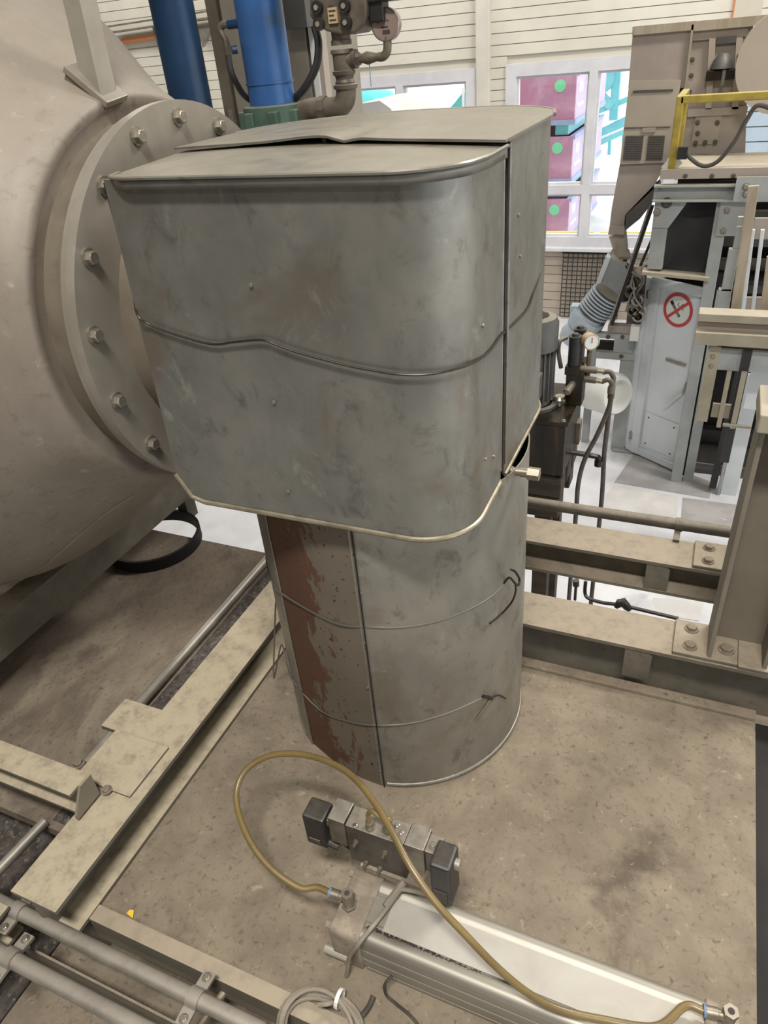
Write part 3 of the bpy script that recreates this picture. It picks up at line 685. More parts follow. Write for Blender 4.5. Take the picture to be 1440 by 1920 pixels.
# lagged column
CC = Vector((-.64, 1.36, 0)); CR = .33
cl = thing('lagged_column', (-.64, 1.36, 0), 'round zinc clad column with rusty panel standing on the deck', 'column')
def arc(a0, a1, r=CR, n=24): return [(CC.x+r*math.cos(R(a0+(a1-a0)*i/n)), CC.y+r*math.sin(R(a0+(a1-a0)*i/n))) for i in range(n+1)]
def rust_mat():
    mt = bpy.data.materials.new('rusted_panel'); mt.use_nodes = True; nt = mt.node_tree; N = nt.nodes; L = nt.links; b = N['Principled BSDF']
    b.inputs['Roughness'].default_value = .75; b.inputs['Metallic'].default_value = .1
    tc = N.new('ShaderNodeTexCoord'); sp = N.new('ShaderNodeSeparateXYZ'); L.new(tc.outputs['Object'], sp.inputs[0])
    n1 = N.new('ShaderNodeTexNoise'); n1.inputs['Scale'].default_value = 11; n1.inputs['Detail'].default_value = 9; n1.inputs['Roughness'].default_value = .72; n1.inputs['Distortion'].default_value = .3
    mp = N.new('ShaderNodeMapping'); mp.inputs['Scale'].default_value = (1, 1, .45); L.new(tc.outputs['Object'], mp.inputs[0]); L.new(mp.outputs[0], n1.inputs['Vector'])
    r1 = N.new('ShaderNodeMapRange'); r1.inputs[1].default_value = -.19; r1.inputs[2].default_value = .06; r1.inputs[3].default_value = .30; r1.inputs[4].default_value = -.16; L.new(sp.outputs[0], r1.inputs[0])
    ad = N.new('ShaderNodeMath'); ad.operation = 'ADD'; L.new(n1.outputs[0], ad.inputs[0]); L.new(r1.outputs[0], ad.inputs[1])
    st = N.new('ShaderNodeMapRange'); st.inputs[1].default_value = .555; st.inputs[2].default_value = .585; L.new(ad.outputs[0], st.inputs[0])
    n2 = N.new('ShaderNodeTexNoise'); n2.inputs['Scale'].default_value = 5; n2.inputs['Detail'].default_value = 6; L.new(tc.outputs['Object'], n2.inputs['Vector'])
    def mixc(f, A, B):
        x = N.new('ShaderNodeMix'); x.data_type = 'RGBA'; L.new(f, x.inputs[0])
        for s, v in ((6, A), (7, B)):
            if hasattr(v, 'node'): L.new(v, x.inputs[s])
            else: x.inputs[s].default_value = v
        return x.outputs[2]
    dustc = mixc(n2.outputs[0], lin('73695a'), lin('564e43')); rustc = mixc(n2.outputs[0], lin('4a3021'), lin('60432f'))
    # fine dark specks
    n3 = N.new('ShaderNodeTexNoise'); n3.inputs['Scale'].default_value = 75; n3.inputs['Detail'].default_value = 3; L.new(tc.outputs['Object'], n3.inputs['Vector'])
    s3 = N.new('ShaderNodeMapRange'); s3.inputs[1].default_value = .66; s3.inputs[2].default_value = .69; L.new(n3.outputs[0], s3.inputs[0])
    c = mixc(st.outputs[0], dustc, rustc); c = mixc(s3.outputs[0], c, lin('35261c')); L.new(c, b.inputs['Base Color'])
    return mt
M['rustpanel'] = rust_mat()
lo_l = arc(262, 128, CR-.002, 24)[::-1]; lo_l = arc(100, 236, CR, 26)
lo_r = arc(-81, 100, CR+.003, 36)
pa = Vector(arc(233.5, 233.5, CR+.002, 1)[0]); pb = Vector(arc(-79.3, -79.3, CR+.007, 1)[0])
lo_m = []
for i in range(13):
    u = i/12; q = pa.lerp(pb, u); nrm = (q-Vector((CC.x, CC.y))).normalized(); lo_m.append(tuple(q+nrm*(.022*math.sin(math.pi*u)*(.5+.5*u))))
MB().wall(lo_l, .0, .87, -.003).build('left_sheet', 'zinc', cl, smooth=True, label='dull zinc sheet on the left side')
MB().wall(lo_r, .0, .87, -.003).build('right_sheet', 'zinc', cl, smooth=True, label='grey zinc sheet on the right side')
MB().wall(lo_m, .002, .87, .003).build('rusty_sheet', 'rustpanel', cl, smooth=True, label='flat panel half covered in brown rust')
MB().tube([Vector((x, y, .012)) for x, y in arc(-78, 40, CR+.004, 30)], .0065, 8).build('base_bead', 'zinc', cl, smooth=True)
MB().tube([Vector((x, y, .010)) for x, y in arc(170, 230, CR+.001, 20)], .005, 8).build('base_bead', 'zinc', cl, smooth=True)
MB().tube([Vector((pb.x+.001, pb.y-.004, .004)), Vector((pb.x+.001, pb.y-.004, .86))], .0016, 6).build('seam', 'black', cl)
colloop = lo_m+arc(-79, 60, CR+.003, 40)
fullcol = arc(150, 233, CR, 20)+colloop
for px, py in ((676, 1111), (685, 1204), (690, 1288), (703, 1357), (713, 1444), (720, 1259), (739, 1421), (728, 1165)):
    p = on_loop(px, py, colloop, .0015)
    if p is not None: bolt(cl, p, (p-Vector((CC.x, CC.y, p.z))), .0035, .003, 'bolt', 'rivet', False, 12)
# wires
def wire(name, px_pts, loop, mt, label, r=.0022, off=.0035, pre=(), post=()):
    pts = list(pre)
    for px, py in px_pts:
        p = on_loop(px, py, loop, off)
        if p is not None: pts.append(p)
    pts += list(post)
    t = MB().tube(smooth_path(pts, 8), r, 7).build(name, mt, smooth=True, label=label, cat='wire'); return t
hl = front_loop+rear_loop[:-1]
wire('tie_wire', [(256, 585), (280, 606), (330, 625), (395, 642), (440, 638), (490, 634), (520, 644), (560, 658), (640, 679), (700, 691), (750, 698), (800, 698), (850, 689), (890, 675), (918, 655), (940, 625), (965, 603), (988, 578), (1000, 548)], hl, 'wire',
     'dark tie wire sagging around the zinc lagging box', .0022, .009, pre=[Vector((-1.0, 1.06, on_loop(256, 585, hl).z+.03))], post=[Vector((-.33, 1.58, 1.22))])
cwp = [(500, 1092), (520, 1118), (560, 1143), (620, 1163), (690, 1174), (760, 1174), (830, 1160), (890, 1135), (925, 1113), (945, 1092)]
def flank(a, z, r=CR+.004): return Vector((CC.x+r*math.cos(R(a)), CC.y+r*math.sin(R(a)), z))
zw = on_loop(620, 1163, fullcol).z
wire('tie_wire', cwp[4:], fullcol, 'wire2', 'upper bright tie wire around the column with twisted end', .0024, .003, pre=[flank(a, zw+.006*k) for k, a in ((3, 185), (2.4, 200), (1.8, 213), (1, 226), (.4, 236))]+[on_loop(620, 1163, fullcol, .004)])
wire('tie_wire', [(600, 1330), (650, 1350), (700, 1358), (760, 1356), (820, 1342), (870, 1322), (912, 1301)], fullcol, 'wire2', 'lower bright tie wire around the column with bent loop', .0024, .003,
     pre=[flank(178, zw-.13), flank(186, zw-.15, CR+.03), at(513, 1268, X=CC.x-CR-.02), flank(205, on_loop(620, 1338, fullcol).z+.02, CR+.022), flank(217, on_loop(620, 1338, fullcol).z+.008, CR+.008), flank(228, on_loop(620, 1338, fullcol).z+.003, CR+.005)], post=[])
def up(px, py, off=.004): return on_loop(px, py, fullcol, off) or at(px, py, X=CC.x+CR+.01)
tw = thing('wire_twist', up(950, 1090), 'loose twisted wire loop on the right flank of the column', 'wire')
xr_ = CC.x+CR*.985
MB().tube(smooth_path([up(944, 1092), at(955, 1083, X=xr_+.006), at(966, 1094, X=xr_+.03), at(972, 1097, X=xr_+.035), at(974, 1086, X=xr_+.035), at(966, 1072, X=xr_+.03), at(958, 1068, X=xr_+.01)], 6), .0028, 7).build('loop', 'wire', tw, smooth=True)
MB().tube(smooth_path([at(966, 1094, X=xr_+.03), at(967, 1108, X=xr_+.028), at(960, 1128, X=xr_+.016), up(940, 1145, .012), up(918, 1166, .006)], 6), .0024, 7).build('tail', 'wire', tw, smooth=True)
tw2 = thing('wire_twist', up(915, 1303), 'twisted wire ends at the lower right of the column', 'wire')
MB().tube(smooth_path([up(905, 1302, .006), up(916, 1303, .008), up(922, 1307, .006)], 4), .0045, 7).build('knot', 'wire', tw2, smooth=True)
MB().tube(smooth_path([up(920, 1305, .008), up(905, 1328, .008), up(890, 1348, .006)], 4), .002, 7).build('tail', 'wire2', tw2, smooth=True)
MB().tube(smooth_path([up(920, 1305, .008), up(935, 1298, .01), up(948, 1301, .016)], 4), .002, 7).build('tail', 'wire', tw2, smooth=True)
# nut fitting poking out of the notch
ft = thing('hose_fitting', (-.3, 1.3, .86), 'brass coloured hex fitting poking out below the box seam', 'fitting')
fc = at(975, 885, Y=1.30)
MB().tube([(-.345, 1.30, fc.z), (-.335, 1.30, fc.z), (-.334, 1.30, fc.z), (-.318, 1.30, fc.z), (-.317, 1.3, fc.z), (-.3, 1.3, fc.z)], [.008, .008, .0105, .0105, .009, .009], 14).build('stem', 'brass', ft, smooth=True)
MB().tube([(-.301, 1.3, fc.z), (-.283, 1.3, fc.z)], .0105, 14).build('ring', 'brass', ft, smooth=True)
MB().tube([(-.285, 1.3, fc.z), (-.260, 1.3, fc.z)], .0145, 6).build('hex_nut', 'brass', ft)

# ================================================================ THE VESSEL
AX = Vector((0, 1.36, 1.175))
vs_ = thing('vessel', (-2.2, 1.36, .0), 'big dusty steel vessel with conical end filling the left', 'vessel')
prof = [(-1.165, .375), (-1.165, .408), (-1.158, .420), (-1.162, .432), (-1.20, .452), (-1.27, .492), (-1.37, .562), (-1.47, .648), (-1.565, .732), (-1.66, .795), (-1.75, .828), (-1.85, .847), (-2.0, .855), (-4.2, .855), (-4.2, .1)]
MB().lathe(prof, AX, X1, 128).build('shell', 'vessel', vs_, smooth=True, ang=50)
MB().lathe([(-1.17, .385), (-1.125, .387), (-1.10, .397), (-1.10, .3)], AX, X1, 96).build('neck', 'neck', vs_, smooth=True)
wl = []
ref = X1.orthogonal().normalized()
for (x, r) in prof[5:14]:
    t = R(244); wl.append(Vector((x, 1.36+(r+.001)*math.cos(t), 1.175+(r+.001)*math.sin(t))))
MB().tube(wl[:-1], .003, 6).build('weld_seam', 'flange', vs_, smooth=True)
fl1 = MB().lathe([(-1.101, .30), (-1.101, .405), (-1.083, .405), (-1.083, .30)], AX, X1, 96, close=True).build('back_flange', 'flange', vs_, smooth=True)
fl2 = MB().lathe([(-1.080, .28), (-1.080, .412), (-1.060, .412), (-1.060, .28)], AX, X1, 96, close=True).build('front_flange', 'flange', vs_, smooth=True, label='brushed steel flange ring with hex bolts')
MB().lathe([(-1.084, .28), (-1.084, .408), (-1.079, .408), (-1.079, .28)], AX, X1, 96, close=True).build('gasket', 'bead', vs_, smooth=True)  # pale tone stands for light caught on the flange rim
for k in range(17):
    t = R(87.2+k*360/17); bolt(fl2, (-1.06, 1.36+.38*math.cos(t), 1.175+.38*math.sin(t)), X1, .0125, .016, 'bolt', 'bolt')
MB().lathe([(-1.06, .30), (-.965, .30), (-.965, .0)], AX, X1, 64).build('outlet_duct', 'neck', vs_, smooth=True)
q = at(83, 757, X=-1.33); 
# square strut welded on the cone
def vessel_r(x):
    for (xa, ra), (xb, rb_) in zip(prof[3:], prof[4:]):
        if xb <= x <= xa: return ra+(rb_-ra)*(x-xa)/(xb-xa)
    return 0
def on_vessel(px, py):
    v = FW+RT*((px-720)/FPX)+DN*((py-960)/FPX); t = .8
    while t < 4:
        p = CAM+v*t
        if math.hypot(p.y-1.36, p.z-1.175) < vessel_r(p.x): return p
        t += .002
pc = on_vessel(178, 165); p_a = on_vessel(140, 118); p_b = on_vessel(205, 205)
sl = (p_b-p_a).normalized(); rad = Vector((0, pc.y-1.36, pc.z-1.175)).normalized(); nr = (rad*.75+X1*.66).normalized()
sl = (Vector((1, 0, 0))*.75-rad*.66); wv = nr.cross(sl).normalized()
stt = thing('square_strut', pc, 'square steel strut on a welded pad, upper left', 'strut')
def obox(c, a1, a2, a3, name, mt, par, **k):
    return MB().add([c+s1*a1+s2*a2+s3*a3 for s3 in (-1, 1) for s1, s2 in ((-1, -1), (1, -1), (1, 1), (-1, 1))], [(3, 2, 1, 0), (4, 5, 6, 7), (0, 1, 5, 4), (1, 2, 6, 5), (2, 3, 7, 6), (3, 0, 4, 7)]).build(name, mt, par, **k)
obox(pc+nr*.010, sl*.052, wv*.034, nr*.007, 'pad', 'flange', stt, bevel=.002)
obox(pc-nr*.006, sl*.047, wv*.030, nr*.012, 'pad_foot', 'neck', stt)
tb = pc+nr*.010+sl*.008; tt = at(143, -30, X=tb.x-.02)
dd = (tt-tb).normalized(); MB().bar(tb-dd*.03, tb+dd*.9, .046, .046, up=(0, 1, 0)).build('square_tube', 'flange', stt, bevel=.003)
# cradle channel below the vessel
cr = thing('cradle_channel', (-1.85, 1.3, .0), 'shaded steel channel running under the vessel', 'beam')
cz0 = at(0, 1242, X=-1.86).z; cz1 = at(0, 1160, X=-1.86).z
ch_ = cz1-cz0
MB().prism([(0, 0), (0, ch_), (-.09, ch_), (-.09, ch_-.008), (-.008, ch_-.008), (-.008, .008), (-.09, .008), (-.09, 0)], (-1.86, .2, cz0), X1, Z1, (0, 2.0, 0)).build('channel_body', 'beam', cr)
for y in (.75, 2.0): MB().box(-1.95, -1.90, y-.03, y+.03, -.012, cz0).build('foot', 'beam', cr)
# black hoop lying half over the plate edge
ychip = at(238, 1714, Z=.001)
MB().prism([(0, 0), (.022, -.004), (.012, .012), (.002, .010)], ychip, X1, Y1, (0, 0, .004)).build('plastic_shard', 'yellow', label='tiny yellow plastic shard on the near left deck', cat='shard')
hp = MB().lathe([(0, .178), (0, .19), (.05, .19), (.05, .178)], (-1.93, 1.775, -.011), Z1, 64, close=True).build('black_hoop', 'blackring', smooth=True, label='black hoop lying over the far plate edge under the vessel', cat='hoop')
# striped stand on the hall floor seen under the box
ys = 3.95
s_ = thing('striped_stand', at(352, 985, Y=ys), 'yellow and black striped stand glimpsed below the box', 'stand')
q = at(351, 960, Y=ys)
MB().box(q.x-.03, q.x+.03, ys, ys+.06, ZF, ZF+.12).build('foot', 'plug', s_)
MB().box(q.x-.03, q.x+.03, ys, ys+.06, ZF+.12, ZF+.3).build('yellow_band', 'yellow', s_)
MB().box(q.x-.03, q.x+.03, ys, ys+.06, ZF+.3, ZF+.42).build('black_band', 'plug', s_)
MB().box(q.x-.03, q.x+.03, ys, ys+.06, ZF+.42, ZF+.9).build('post', 'white', s_)

# ================================================================ PNEUMATIC CYLINDER, VALVE, HOSES
cyx0, cyx1 = -.512, .262
pc_ = thing('pneumatic_cylinder', ((cyx0+cyx1)/2, .67, 0), 'dusty square profile pneumatic cylinder lying on the deck', 'cylinder')
def rnd(c, r, a0, a1, n=6): return [(c[0]+r*math.cos(R(a0+(a1-a0)*i/n)), c[1]+r*math.sin(R(a0+(a1-a0)*i/n))) for i in range(n+1)]
body = [(.602, .018), (.602, .046), (.608, .046), (.608, .051), (.602, .051), (.602, .083), (.608, .083), (.608, .089), (.602, .089)]
body += rnd((.618, .112), .017, 180, 60, 8)+[(.632, .124), (.64, .124), (.642, .127), (.698, .127), (.70, .124), (.708, .124)]+rnd((.722, .112), .017, 120, 0, 8)
body += [(.739, .018)]
MB().prism(body, (-.445, 0, 0), Y1, Z1, (.65, 0, 0)).build('profile_body', 'aluside', pc_, smooth=True, ang=25)
MB().box(-.405, .20, .634, .707, .1262, .1285).build('top_plate', 'alu', pc_, label='white flat top plate')
MB().box(-.44, .20, .603, .738, .0, .012).build('base_lip', 'aluside', pc_, bevel=.002)
MB().box(-.44, .20, .606, .734, .012, .018).build('slot', 'groove', pc_)
def cap(x0, x1, nm):
    sh_ = rect_loop([(.597, .004, .008), (.743, .004, .008), (.743, .131, .016), (.597, .131, .016)], 5)
    return MB().prism(sh_, (x0, 0, 0), Y1, Z1, (x1-x0, 0, 0)).build(nm, 'capm', pc_, smooth=True, bevel=.003)
cap(cyx0, -.445, 'end_cap'); cap(.205, cyx1, 'end_cap')
for y in (.612, .728):
    for z in (.018, .116):
        MB().cyl((cyx0-.012, y, z), (cyx0, y, z), .009, 10).build('tie_rod_nut', 'capm', pc_)
MB().tube([(cyx0-.022, .60, .028), (-.47, .600, .028)], .010, 10).build('tie_rod', 'alu', pc_, smooth=True)
# crumbs of dirt in the top groove
random.seed(5)
cru = MB()
for k in range(150):
    u = k/149; x = -.435+.24*u+random.uniform(-.004, .004); y = .6305+random.uniform(-.0035, .0035); s = random.uniform(.0018, .0046)*(1.1-.6*u)
    cru.lathe([(-s, 0), (0, s), (s, 0)], (x, y, .1245), Z1, 5)
cru.build('dirt_crumbs', 'dirt', pc_, kind='stuff')
def elbow(name, base, dirv, label):
    t = thing(name, base, label, 'fitting')
    MB().tube([base, base+Z1*.006], .017, 6).build('hex_base', 'brass', t)
    MB().tube([base+Z1*.006, base+Z1*.036], .012, 14).build('stem', 'brass', t, smooth=True)
    MB().tube([base+Z1*.036, base+Z1*.048], .0135, 6).build('hex_head', 'brass', t)
    MB().cyl(base+Z1*.048, base+Z1*.0485, .006, 10).build('screw_slot', 'ink', t)
    o_ = base+Z1*.026; dirv = Vector(dirv).normalized()
    MB().tube([o_, o_+dirv*.018, o_+dirv*.019, o_+dirv*.038], [.009, .009, .0105, .0105], 14).build('socket', 'brass', t, smooth=True)
    MB().tube([o_+dirv*.038, o_+dirv*.043], .0112, 14).build('release_ring', 'bluering', t, smooth=True)
    return o_+dirv*.043
eb = at(655, 1697, Z=.131); e1 = elbow('push_in_elbow', eb, (-1, -.05, 0), 'nickel elbow fitting on the near cylinder end')
eb2 = at(1362, 1918, Z=.131); eb2.x = min(eb2.x, .245); e2 = elbow('push_in_elbow', eb2, (-1, -.15, 0), 'nickel elbow fitting in the bottom right corner')
# amber hose
hpts = [e1, e1+Vector((-.03, 0, .0)), at(560, 1664, Z=.155), at(505, 1625, Z=.17), at(464, 1568, Z=.19), at(443, 1500, Z=.21), at(456, 1450, Z=.235), at(497, 1420, Z=.26), at(550, 1413, Z=.285), at(610, 1426, Z=.31), at(660, 1455, Z=.33), at(702, 1505, Z=.345), at(735, 1560, Z=.345), at(768, 1622, Z=.33), at(815, 1690, Z=.30), at(870, 1750, Z=.265), at(930, 1812, Z=.225), at(990, 1862, Z=.19), at(1050, 1893, Z=.168), at(1130, 1912, Z=.158), at(1230, 1925, Z=.155), e2+Vector((-.03, -.004, 0)), e2]
MB().tube(smooth_path(hpts, 8), .0072, 12).build('amber_hose', 'hose', smooth=True, label='amber pneumatic hose looping over valve and cylinder', cat='hose')
# solenoid valve
vv_ = thing('solenoid_valve', (-.45, .765, .131), 'grimy steel solenoid valve block with black plugs', 'valve')
MB().box(-.525, -.392, .742, .792, .150, .276).build('valve_body', 'valve', vv_, bevel=.0015)
MB().box(-.50, -.36, .735, .80, .131, .150).build('mount_plate', 'capm', vv_, bevel=.001)
MB().box(-.567, -.527, .742, .794, .193, .280).build('left_cap', 'valvetop', vv_, bevel=.0015)
MB().box(-.390, -.347, .742, .794, .196, .282).build('right_cap', 'valvetop', vv_, bevel=.0015)
MB().prism([(0, 0), (.06, -.05), (.06, .03), (0, .03)], (-.565, .752, .19), X1, Z1, (0, .03, 0)).build('under_bracket', 'dark', vv_)
cl_ = MB().box(-.632, -.578, .738, .79, .158, .262).build('left_plug', 'plug', vv_, bevel=.006)
MB().box(-.622, -.595, .736, .74, .172, .185).build('plug_clip', 'valve', cl_)
MB().cyl((-.58, .765, .235), (-.566, .765, .235), .016, 12).build('coil_neck', 'valve', vv_)
MB().cyl((-.588, .747, .175), (-.556, .747, .168), .008, 10).build('cable_gland', 'plug', vv_, smooth=True)
MB().box(-.348, -.318, .748, .79, .20, .272).build('right_coil', 'valve', vv_, bevel=.002)
cr_ = MB().box(-.326, -.282, .715, .775, .150, .290).build('right_plug', 'plug', vv_, bevel=.006)
MB().box(-.318, -.29, .713, .7155, .165, .205).build('plug_window', 'cabled', cr_)
MB().cyl((-.282, .75, .262), (-.272, .75, .262), .012, 12).build('end_button', 'conduit', cr_, smooth=True)
bolt(vv_, (-.335, .765, .272), Z1, .006, .006, 'bolt', 'screw')
for px, py in ((668, 1577), (722, 1597), (687, 1617), (713, 1627)):
    q = at(px, py, Y=.742); MB().tube([q, q-Y1*.004, q-Y1*.0041, q-Y1*.014], [.0065, .0065, .004, .004], 10).build('screw', 'bolt', vv_, smooth=True)
for px, py in ((665, 1550), (752, 1562), (745, 1548)):
    q = at(px, py, Z=.277); q.y = max(.747, min(.787, q.y)); bolt(vv_, q, Z1, .005, .004, 'chrome', 'screw', False, 12)
p1 = at(694, 1551, Z=.277); p2 = at(726, 1557, Z=.277)
for p in (p1, p2):
    f_ = MB().tube([p, p+Z1*.006], .0115, 6).build('port_fitting', 'brass', vv_)
    MB().tube([p+Z1*.006, p+Z1*.02], .0095, 14).build('fitting_sleeve', 'brass', f_, smooth=True)
MB().tube(smooth_path([p1+Z1*.018, p1+Z1*.045, p1+Vector((.012, 0, .062)), p1+Vector((.035, -.004, .056)), p2+Vector((.012, -.004, .05)), p2+Vector((.006, 0, .034)), p2+Z1*.018], 8), .0055, 10).build('jumper_hose', 'hose', smooth=True, label='short amber jumper hose between the valve ports', cat='hose')
# grey cable to the coil
kc = thing('grey_cable', at(690, 1740, Z=.14), 'grey control cable dropping from valve over the cylinder', 'cable')
MB().tube(smooth_path([Vector((-.315, .722, .165)), at(752, 1668, Z=.15), at(735, 1690, Z=.143), at(700, 1735, Z=.139), at(672, 1770, Z=.136), at(655, 1795, Y=.585), at(650, 1830, Y=.575), at(640, 1862, Y=.57), at(622, 1880, Z=.045), at(596, 1884, Z=.05)], 8), .0048, 9).build('cord', 'cable', kc, smooth=True)
MB().tube([at(757, 1655, Z=.152), at(722, 1700, Z=.142)], .0085, 9).build('sleeve', 'cable', kc, smooth=True)
# coil of cable
coil = thing('cable_coil', at(600, 1895, Z=0.0), 'coil of beige cable tied together at the bottom edge', 'cable coil')
cc0 = at(598, 1925, Z=.035); random.seed(11)
for k in range(6):
    rx = .088-.006*(k % 3)+random.uniform(-.003, .003); ry = .066-.005*(k % 3); dz = .004+.0085*(k//2)+.003*(k % 2); ox = random.uniform(-.006, .006)
    lp = [cc0+Vector((ox+rx*math.cos(R(a)), ry*math.sin(R(a))+.004*math.sin(R(a*2+k*40)), dz-.02+.006*math.sin(R(a+k*70)))) for a in range(0, 361, 12)]
    MB().tube(lp, .0046, 8, caps=False).build('cable_turn', 'cable', coil, smooth=True)
q = cc0+Vector((.016, .060, .0)); MB().lathe([(-.004, .018), (-.004, .0195), (.004, .0195), (.004, .018)], q+Vector((0, 0, -.002)), X1, 16, close=True).build('tie_strap', 'white', coil)
MB().tube(smooth_path([at(735, 1830, Y=.59), at(722, 1845, Y=.575), at(724, 1865, Y=.57), at(740, 1880, Y=.565), at(770, 1905, Y=.55), at(790, 1930, Y=.54)], 6), .0032, 8).build('thin_cable', 'cabled', smooth=True, label='thin dark sensor cable hanging below the cylinder side', cat='cable')
MB().tube(smooth_path([at(700, 1868, Z=.01), at(690, 1890, Z=.008), at(672, 1912, Z=.008), at(655, 1930, Z=.008)], 6), .006, 8).build('dark_cable', 'cabled', smooth=True, label='short dark cable leaving the coil under the cylinder', cat='cable')

# ================================================================ BLUE CYLINDER, FITTINGS, CABINET
bx = at(485, 0, Y=2.3); bb = at(510, 195, Y=2.3); bxx = (bx.x+bb.x)/2
bcyl = thing('blue_cylinder', (bxx, 2.3, 0), 'upright blue hydraulic cylinder in green clamp behind the box', 'cylinder')
MB().cyl((bxx, 2.3, at(505, 200, Y=2.3).z), (bxx, 2.3, 2.6), .0735, 32).build('barrel', 'blue', bcyl, smooth=True)
zr = at(500, 155, Y=2.3).z; MB().lathe([(-.004, .072), (-.003, .077), (.003, .077), (.004, .072)], (bxx, 2.3, zr), Z1, 32).build('weld_ring', 'blue', bcyl, smooth=True)
zg = at(505, 198, Y=2.3).z
gc = MB().lathe([(-.09, .02), (-.09, .098), (0, .098), (.004, .09), (.004, .074)], (bxx, 2.3, zg), Z1, 32).build('green_clamp', 'green', bcyl, smooth=True)
for k, a in enumerate((-160, -110, -60, -20)):
    MB().box(bxx+.098*math.cos(R(a))-.016, bxx+.098*math.cos(R(a))+.016, 2.3+.098*math.sin(R(a))-.016, 2.3+.098*math.sin(R(a))+.016, zg-.085, zg-.012).build('clamp_lug', 'green', gc, bevel=.004)
MB().box(bxx-.06, bxx+.06, 2.24, 2.36, 0, zg-.09).build('stand', 'pipedk', bcyl)
zz = at(440, 45, Y=2.3)
MB().cyl((bxx-.065, 2.28, zz.z), (bxx-.105, 2.28, zz.z), .014, 12).build('port_stub', 'blued', bcyl, smooth=True)
MB().cyl((bxx-.07, 2.25, at(456, 92, Y=2.3).z), (bxx-.082, 2.24, at(456, 92, Y=2.3).z), .012, 10).build('plug_screw', 'blued', bcyl)
hs = thing('black_hose', at(430, 60, Y=2.28), 'black hydraulic hose curving down left of the blue cylinder', 'hose')
e = Vector((bxx-.105, 2.28, zz.z))
MB().tube(smooth_path([e, e+Vector((-.02, 0, .001)), e+Vector((-.032, 0, -.012)), at(423, 75, Y=2.28), at(427, 95, Y=2.28)], 5), .011, 10).build('elbow_fitting', 'castiron', hs, smooth=True)
MB().cyl(at(426, 88, Y=2.28), at(428, 103, Y=2.28), .014, 6).build('hose_nut', 'castiron', hs)
MB().tube(smooth_path([at(428, 100, Y=2.28), at(434, 135, Y=2.26), at(450, 168, Y=2.28), at(462, 182, Y=2.3), at(478, 193, Y=2.33)], 8), .010, 10).build('hose_line', 'plug', hs, smooth=True)
hs2 = thing('black_hose', at(590, 100, Y=2.3), 'black hydraulic hose hanging from the valve block', 'hose')
MB().tube(smooth_path([at(590, 50, Y=2.34), at(597, 80, Y=2.33), at(594, 120, Y=2.32), at(575, 160, Y=2.32), at(556, 182, Y=2.33), at(535, 193, Y=2.35)], 8), .0125, 10).build('hose_line', 'plug', hs2, smooth=True)
# second blue pipe
px_ = at(332, 60, Y=2.75)
MB().cyl((px_.x, 2.75, ZF), (px_.x, 2.75, 2.8), .083, 28).build('blue_pipe', 'blued', smooth=True, label='dark blue upright pipe beyond the vessel shoulder', cat='pipe')
# grey cabinet
YK = 2.95
ka, kb = at(418, 60, Y=YK).x, at(578, 60, Y=YK).x
kab = thing('control_cabinet', ((ka+kb)/2, YK+.2, .9), 'tall grey control cabinet behind the blue cylinder', 'cabinet')
kz0, kz1 = 1.05, 2.7
MB().box(ka, kb, YK+.012, YK+.45, kz0, kz1).build('cabinet_body', 'cab', kab, bevel=.004)
MB().box(ka+.01, kb-.01, YK-.008, YK+.012, kz0+.01, kz1-.01).build('cabinet_door', 'cab', kab, bevel=.004)
MB().box(ka-.055, ka-.005, YK-.01, YK+.05, kz0-.2, kz1).build('side_channel', 'cabd', kab)
MB().box(kb+.005, kb+.03, YK-.01, YK+.05, kz0, kz1).build('side_strip', 'white', kab)
MB().box(kb+.03, kb+.05, YK+.0, YK+.05, kz0, kz1).build('side_channel', 'hopper', kab)
MB().box((ka+kb)/2-.05, (ka+kb)/2+.05, YK+.1, YK+.4, ZF, kz0).build('pedestal', 'cabd', kab)
q = at(430, 205, Y=YK-.02); MB().tube([q, q-Z1*.05], .014, 8).build('cable_gland', 'cabd', kab)
q0, q1 = at(540, 25, Y=YK-.03), at(590, 50, Y=YK-.03); MB().box(q0.x-.02, q1.x, YK-.09, YK-.01, q1.z, q0.z+.15).build('junction_box', 'motor', kab)
wp0, wp1 = at(598, 60, Y=3.46).x, at(650, 60, Y=3.46).x
wpn = thing('switchboard_backboard', ((wp0+wp1)/2, 3.46, .8), 'white narrow panel right of the control cabinet', 'panel')
MB().box(wp0, wp1+.02, 3.44, 3.47, at(640, 214, Y=3.46).z, 2.7).build('sheet', 'white', wpn)
MB().box(wp1+.02, wp1+.032, 3.42, 3.48, at(640, 214, Y=3.46).z, 2.7).build('edge_strip', 'cabd', wpn)
MB().box(wp0+.02, wp0+.07, 3.47, 3.52, ZF, 2.6).build('stand', 'cabd', wpn)
# valve block with pipe fittings
YV = 2.3
VB = thing('valve_block', at(640, 120, Y=YV), 'dark cast valve block with nameplate at the top edge', 'valve')
blk = [at(a, b, Y=YV-.05) for a, b in ((580, -80), (580, 30), (592, 48), (610, 58), (640, 66), (665, 62), (682, 48), (686, 30), (686, -80))]
MB().prism([(q.x-blk[0].x, q.z-blk[0].z) for q in blk], blk[0], X1, Z1, (0, .11, 0)).build('cast_body', 'castiron', VB, bevel=.006)
for px, py in ((597, 14), (648, 11), (600, 45), (651, 42)):
    q = at(px, py, Y=YV-.05); c_ = MB().cyl(q, q-Y1*.014, .017, 16).build('socket_boss', 'plug', VB, smooth=True)
    MB().cyl(q-Y1*.010, q-Y1*.018, .0075, 6).build('cap_screw', 'chrome', c_)
q0, q1 = at(614, 15, Y=YV-.056), at(634, 43, Y=YV-.056); MB().box(q0.x, q1.x, YV-.058, YV-.05, q1.z, q0.z).build('name_plate', 'dialpale', VB)
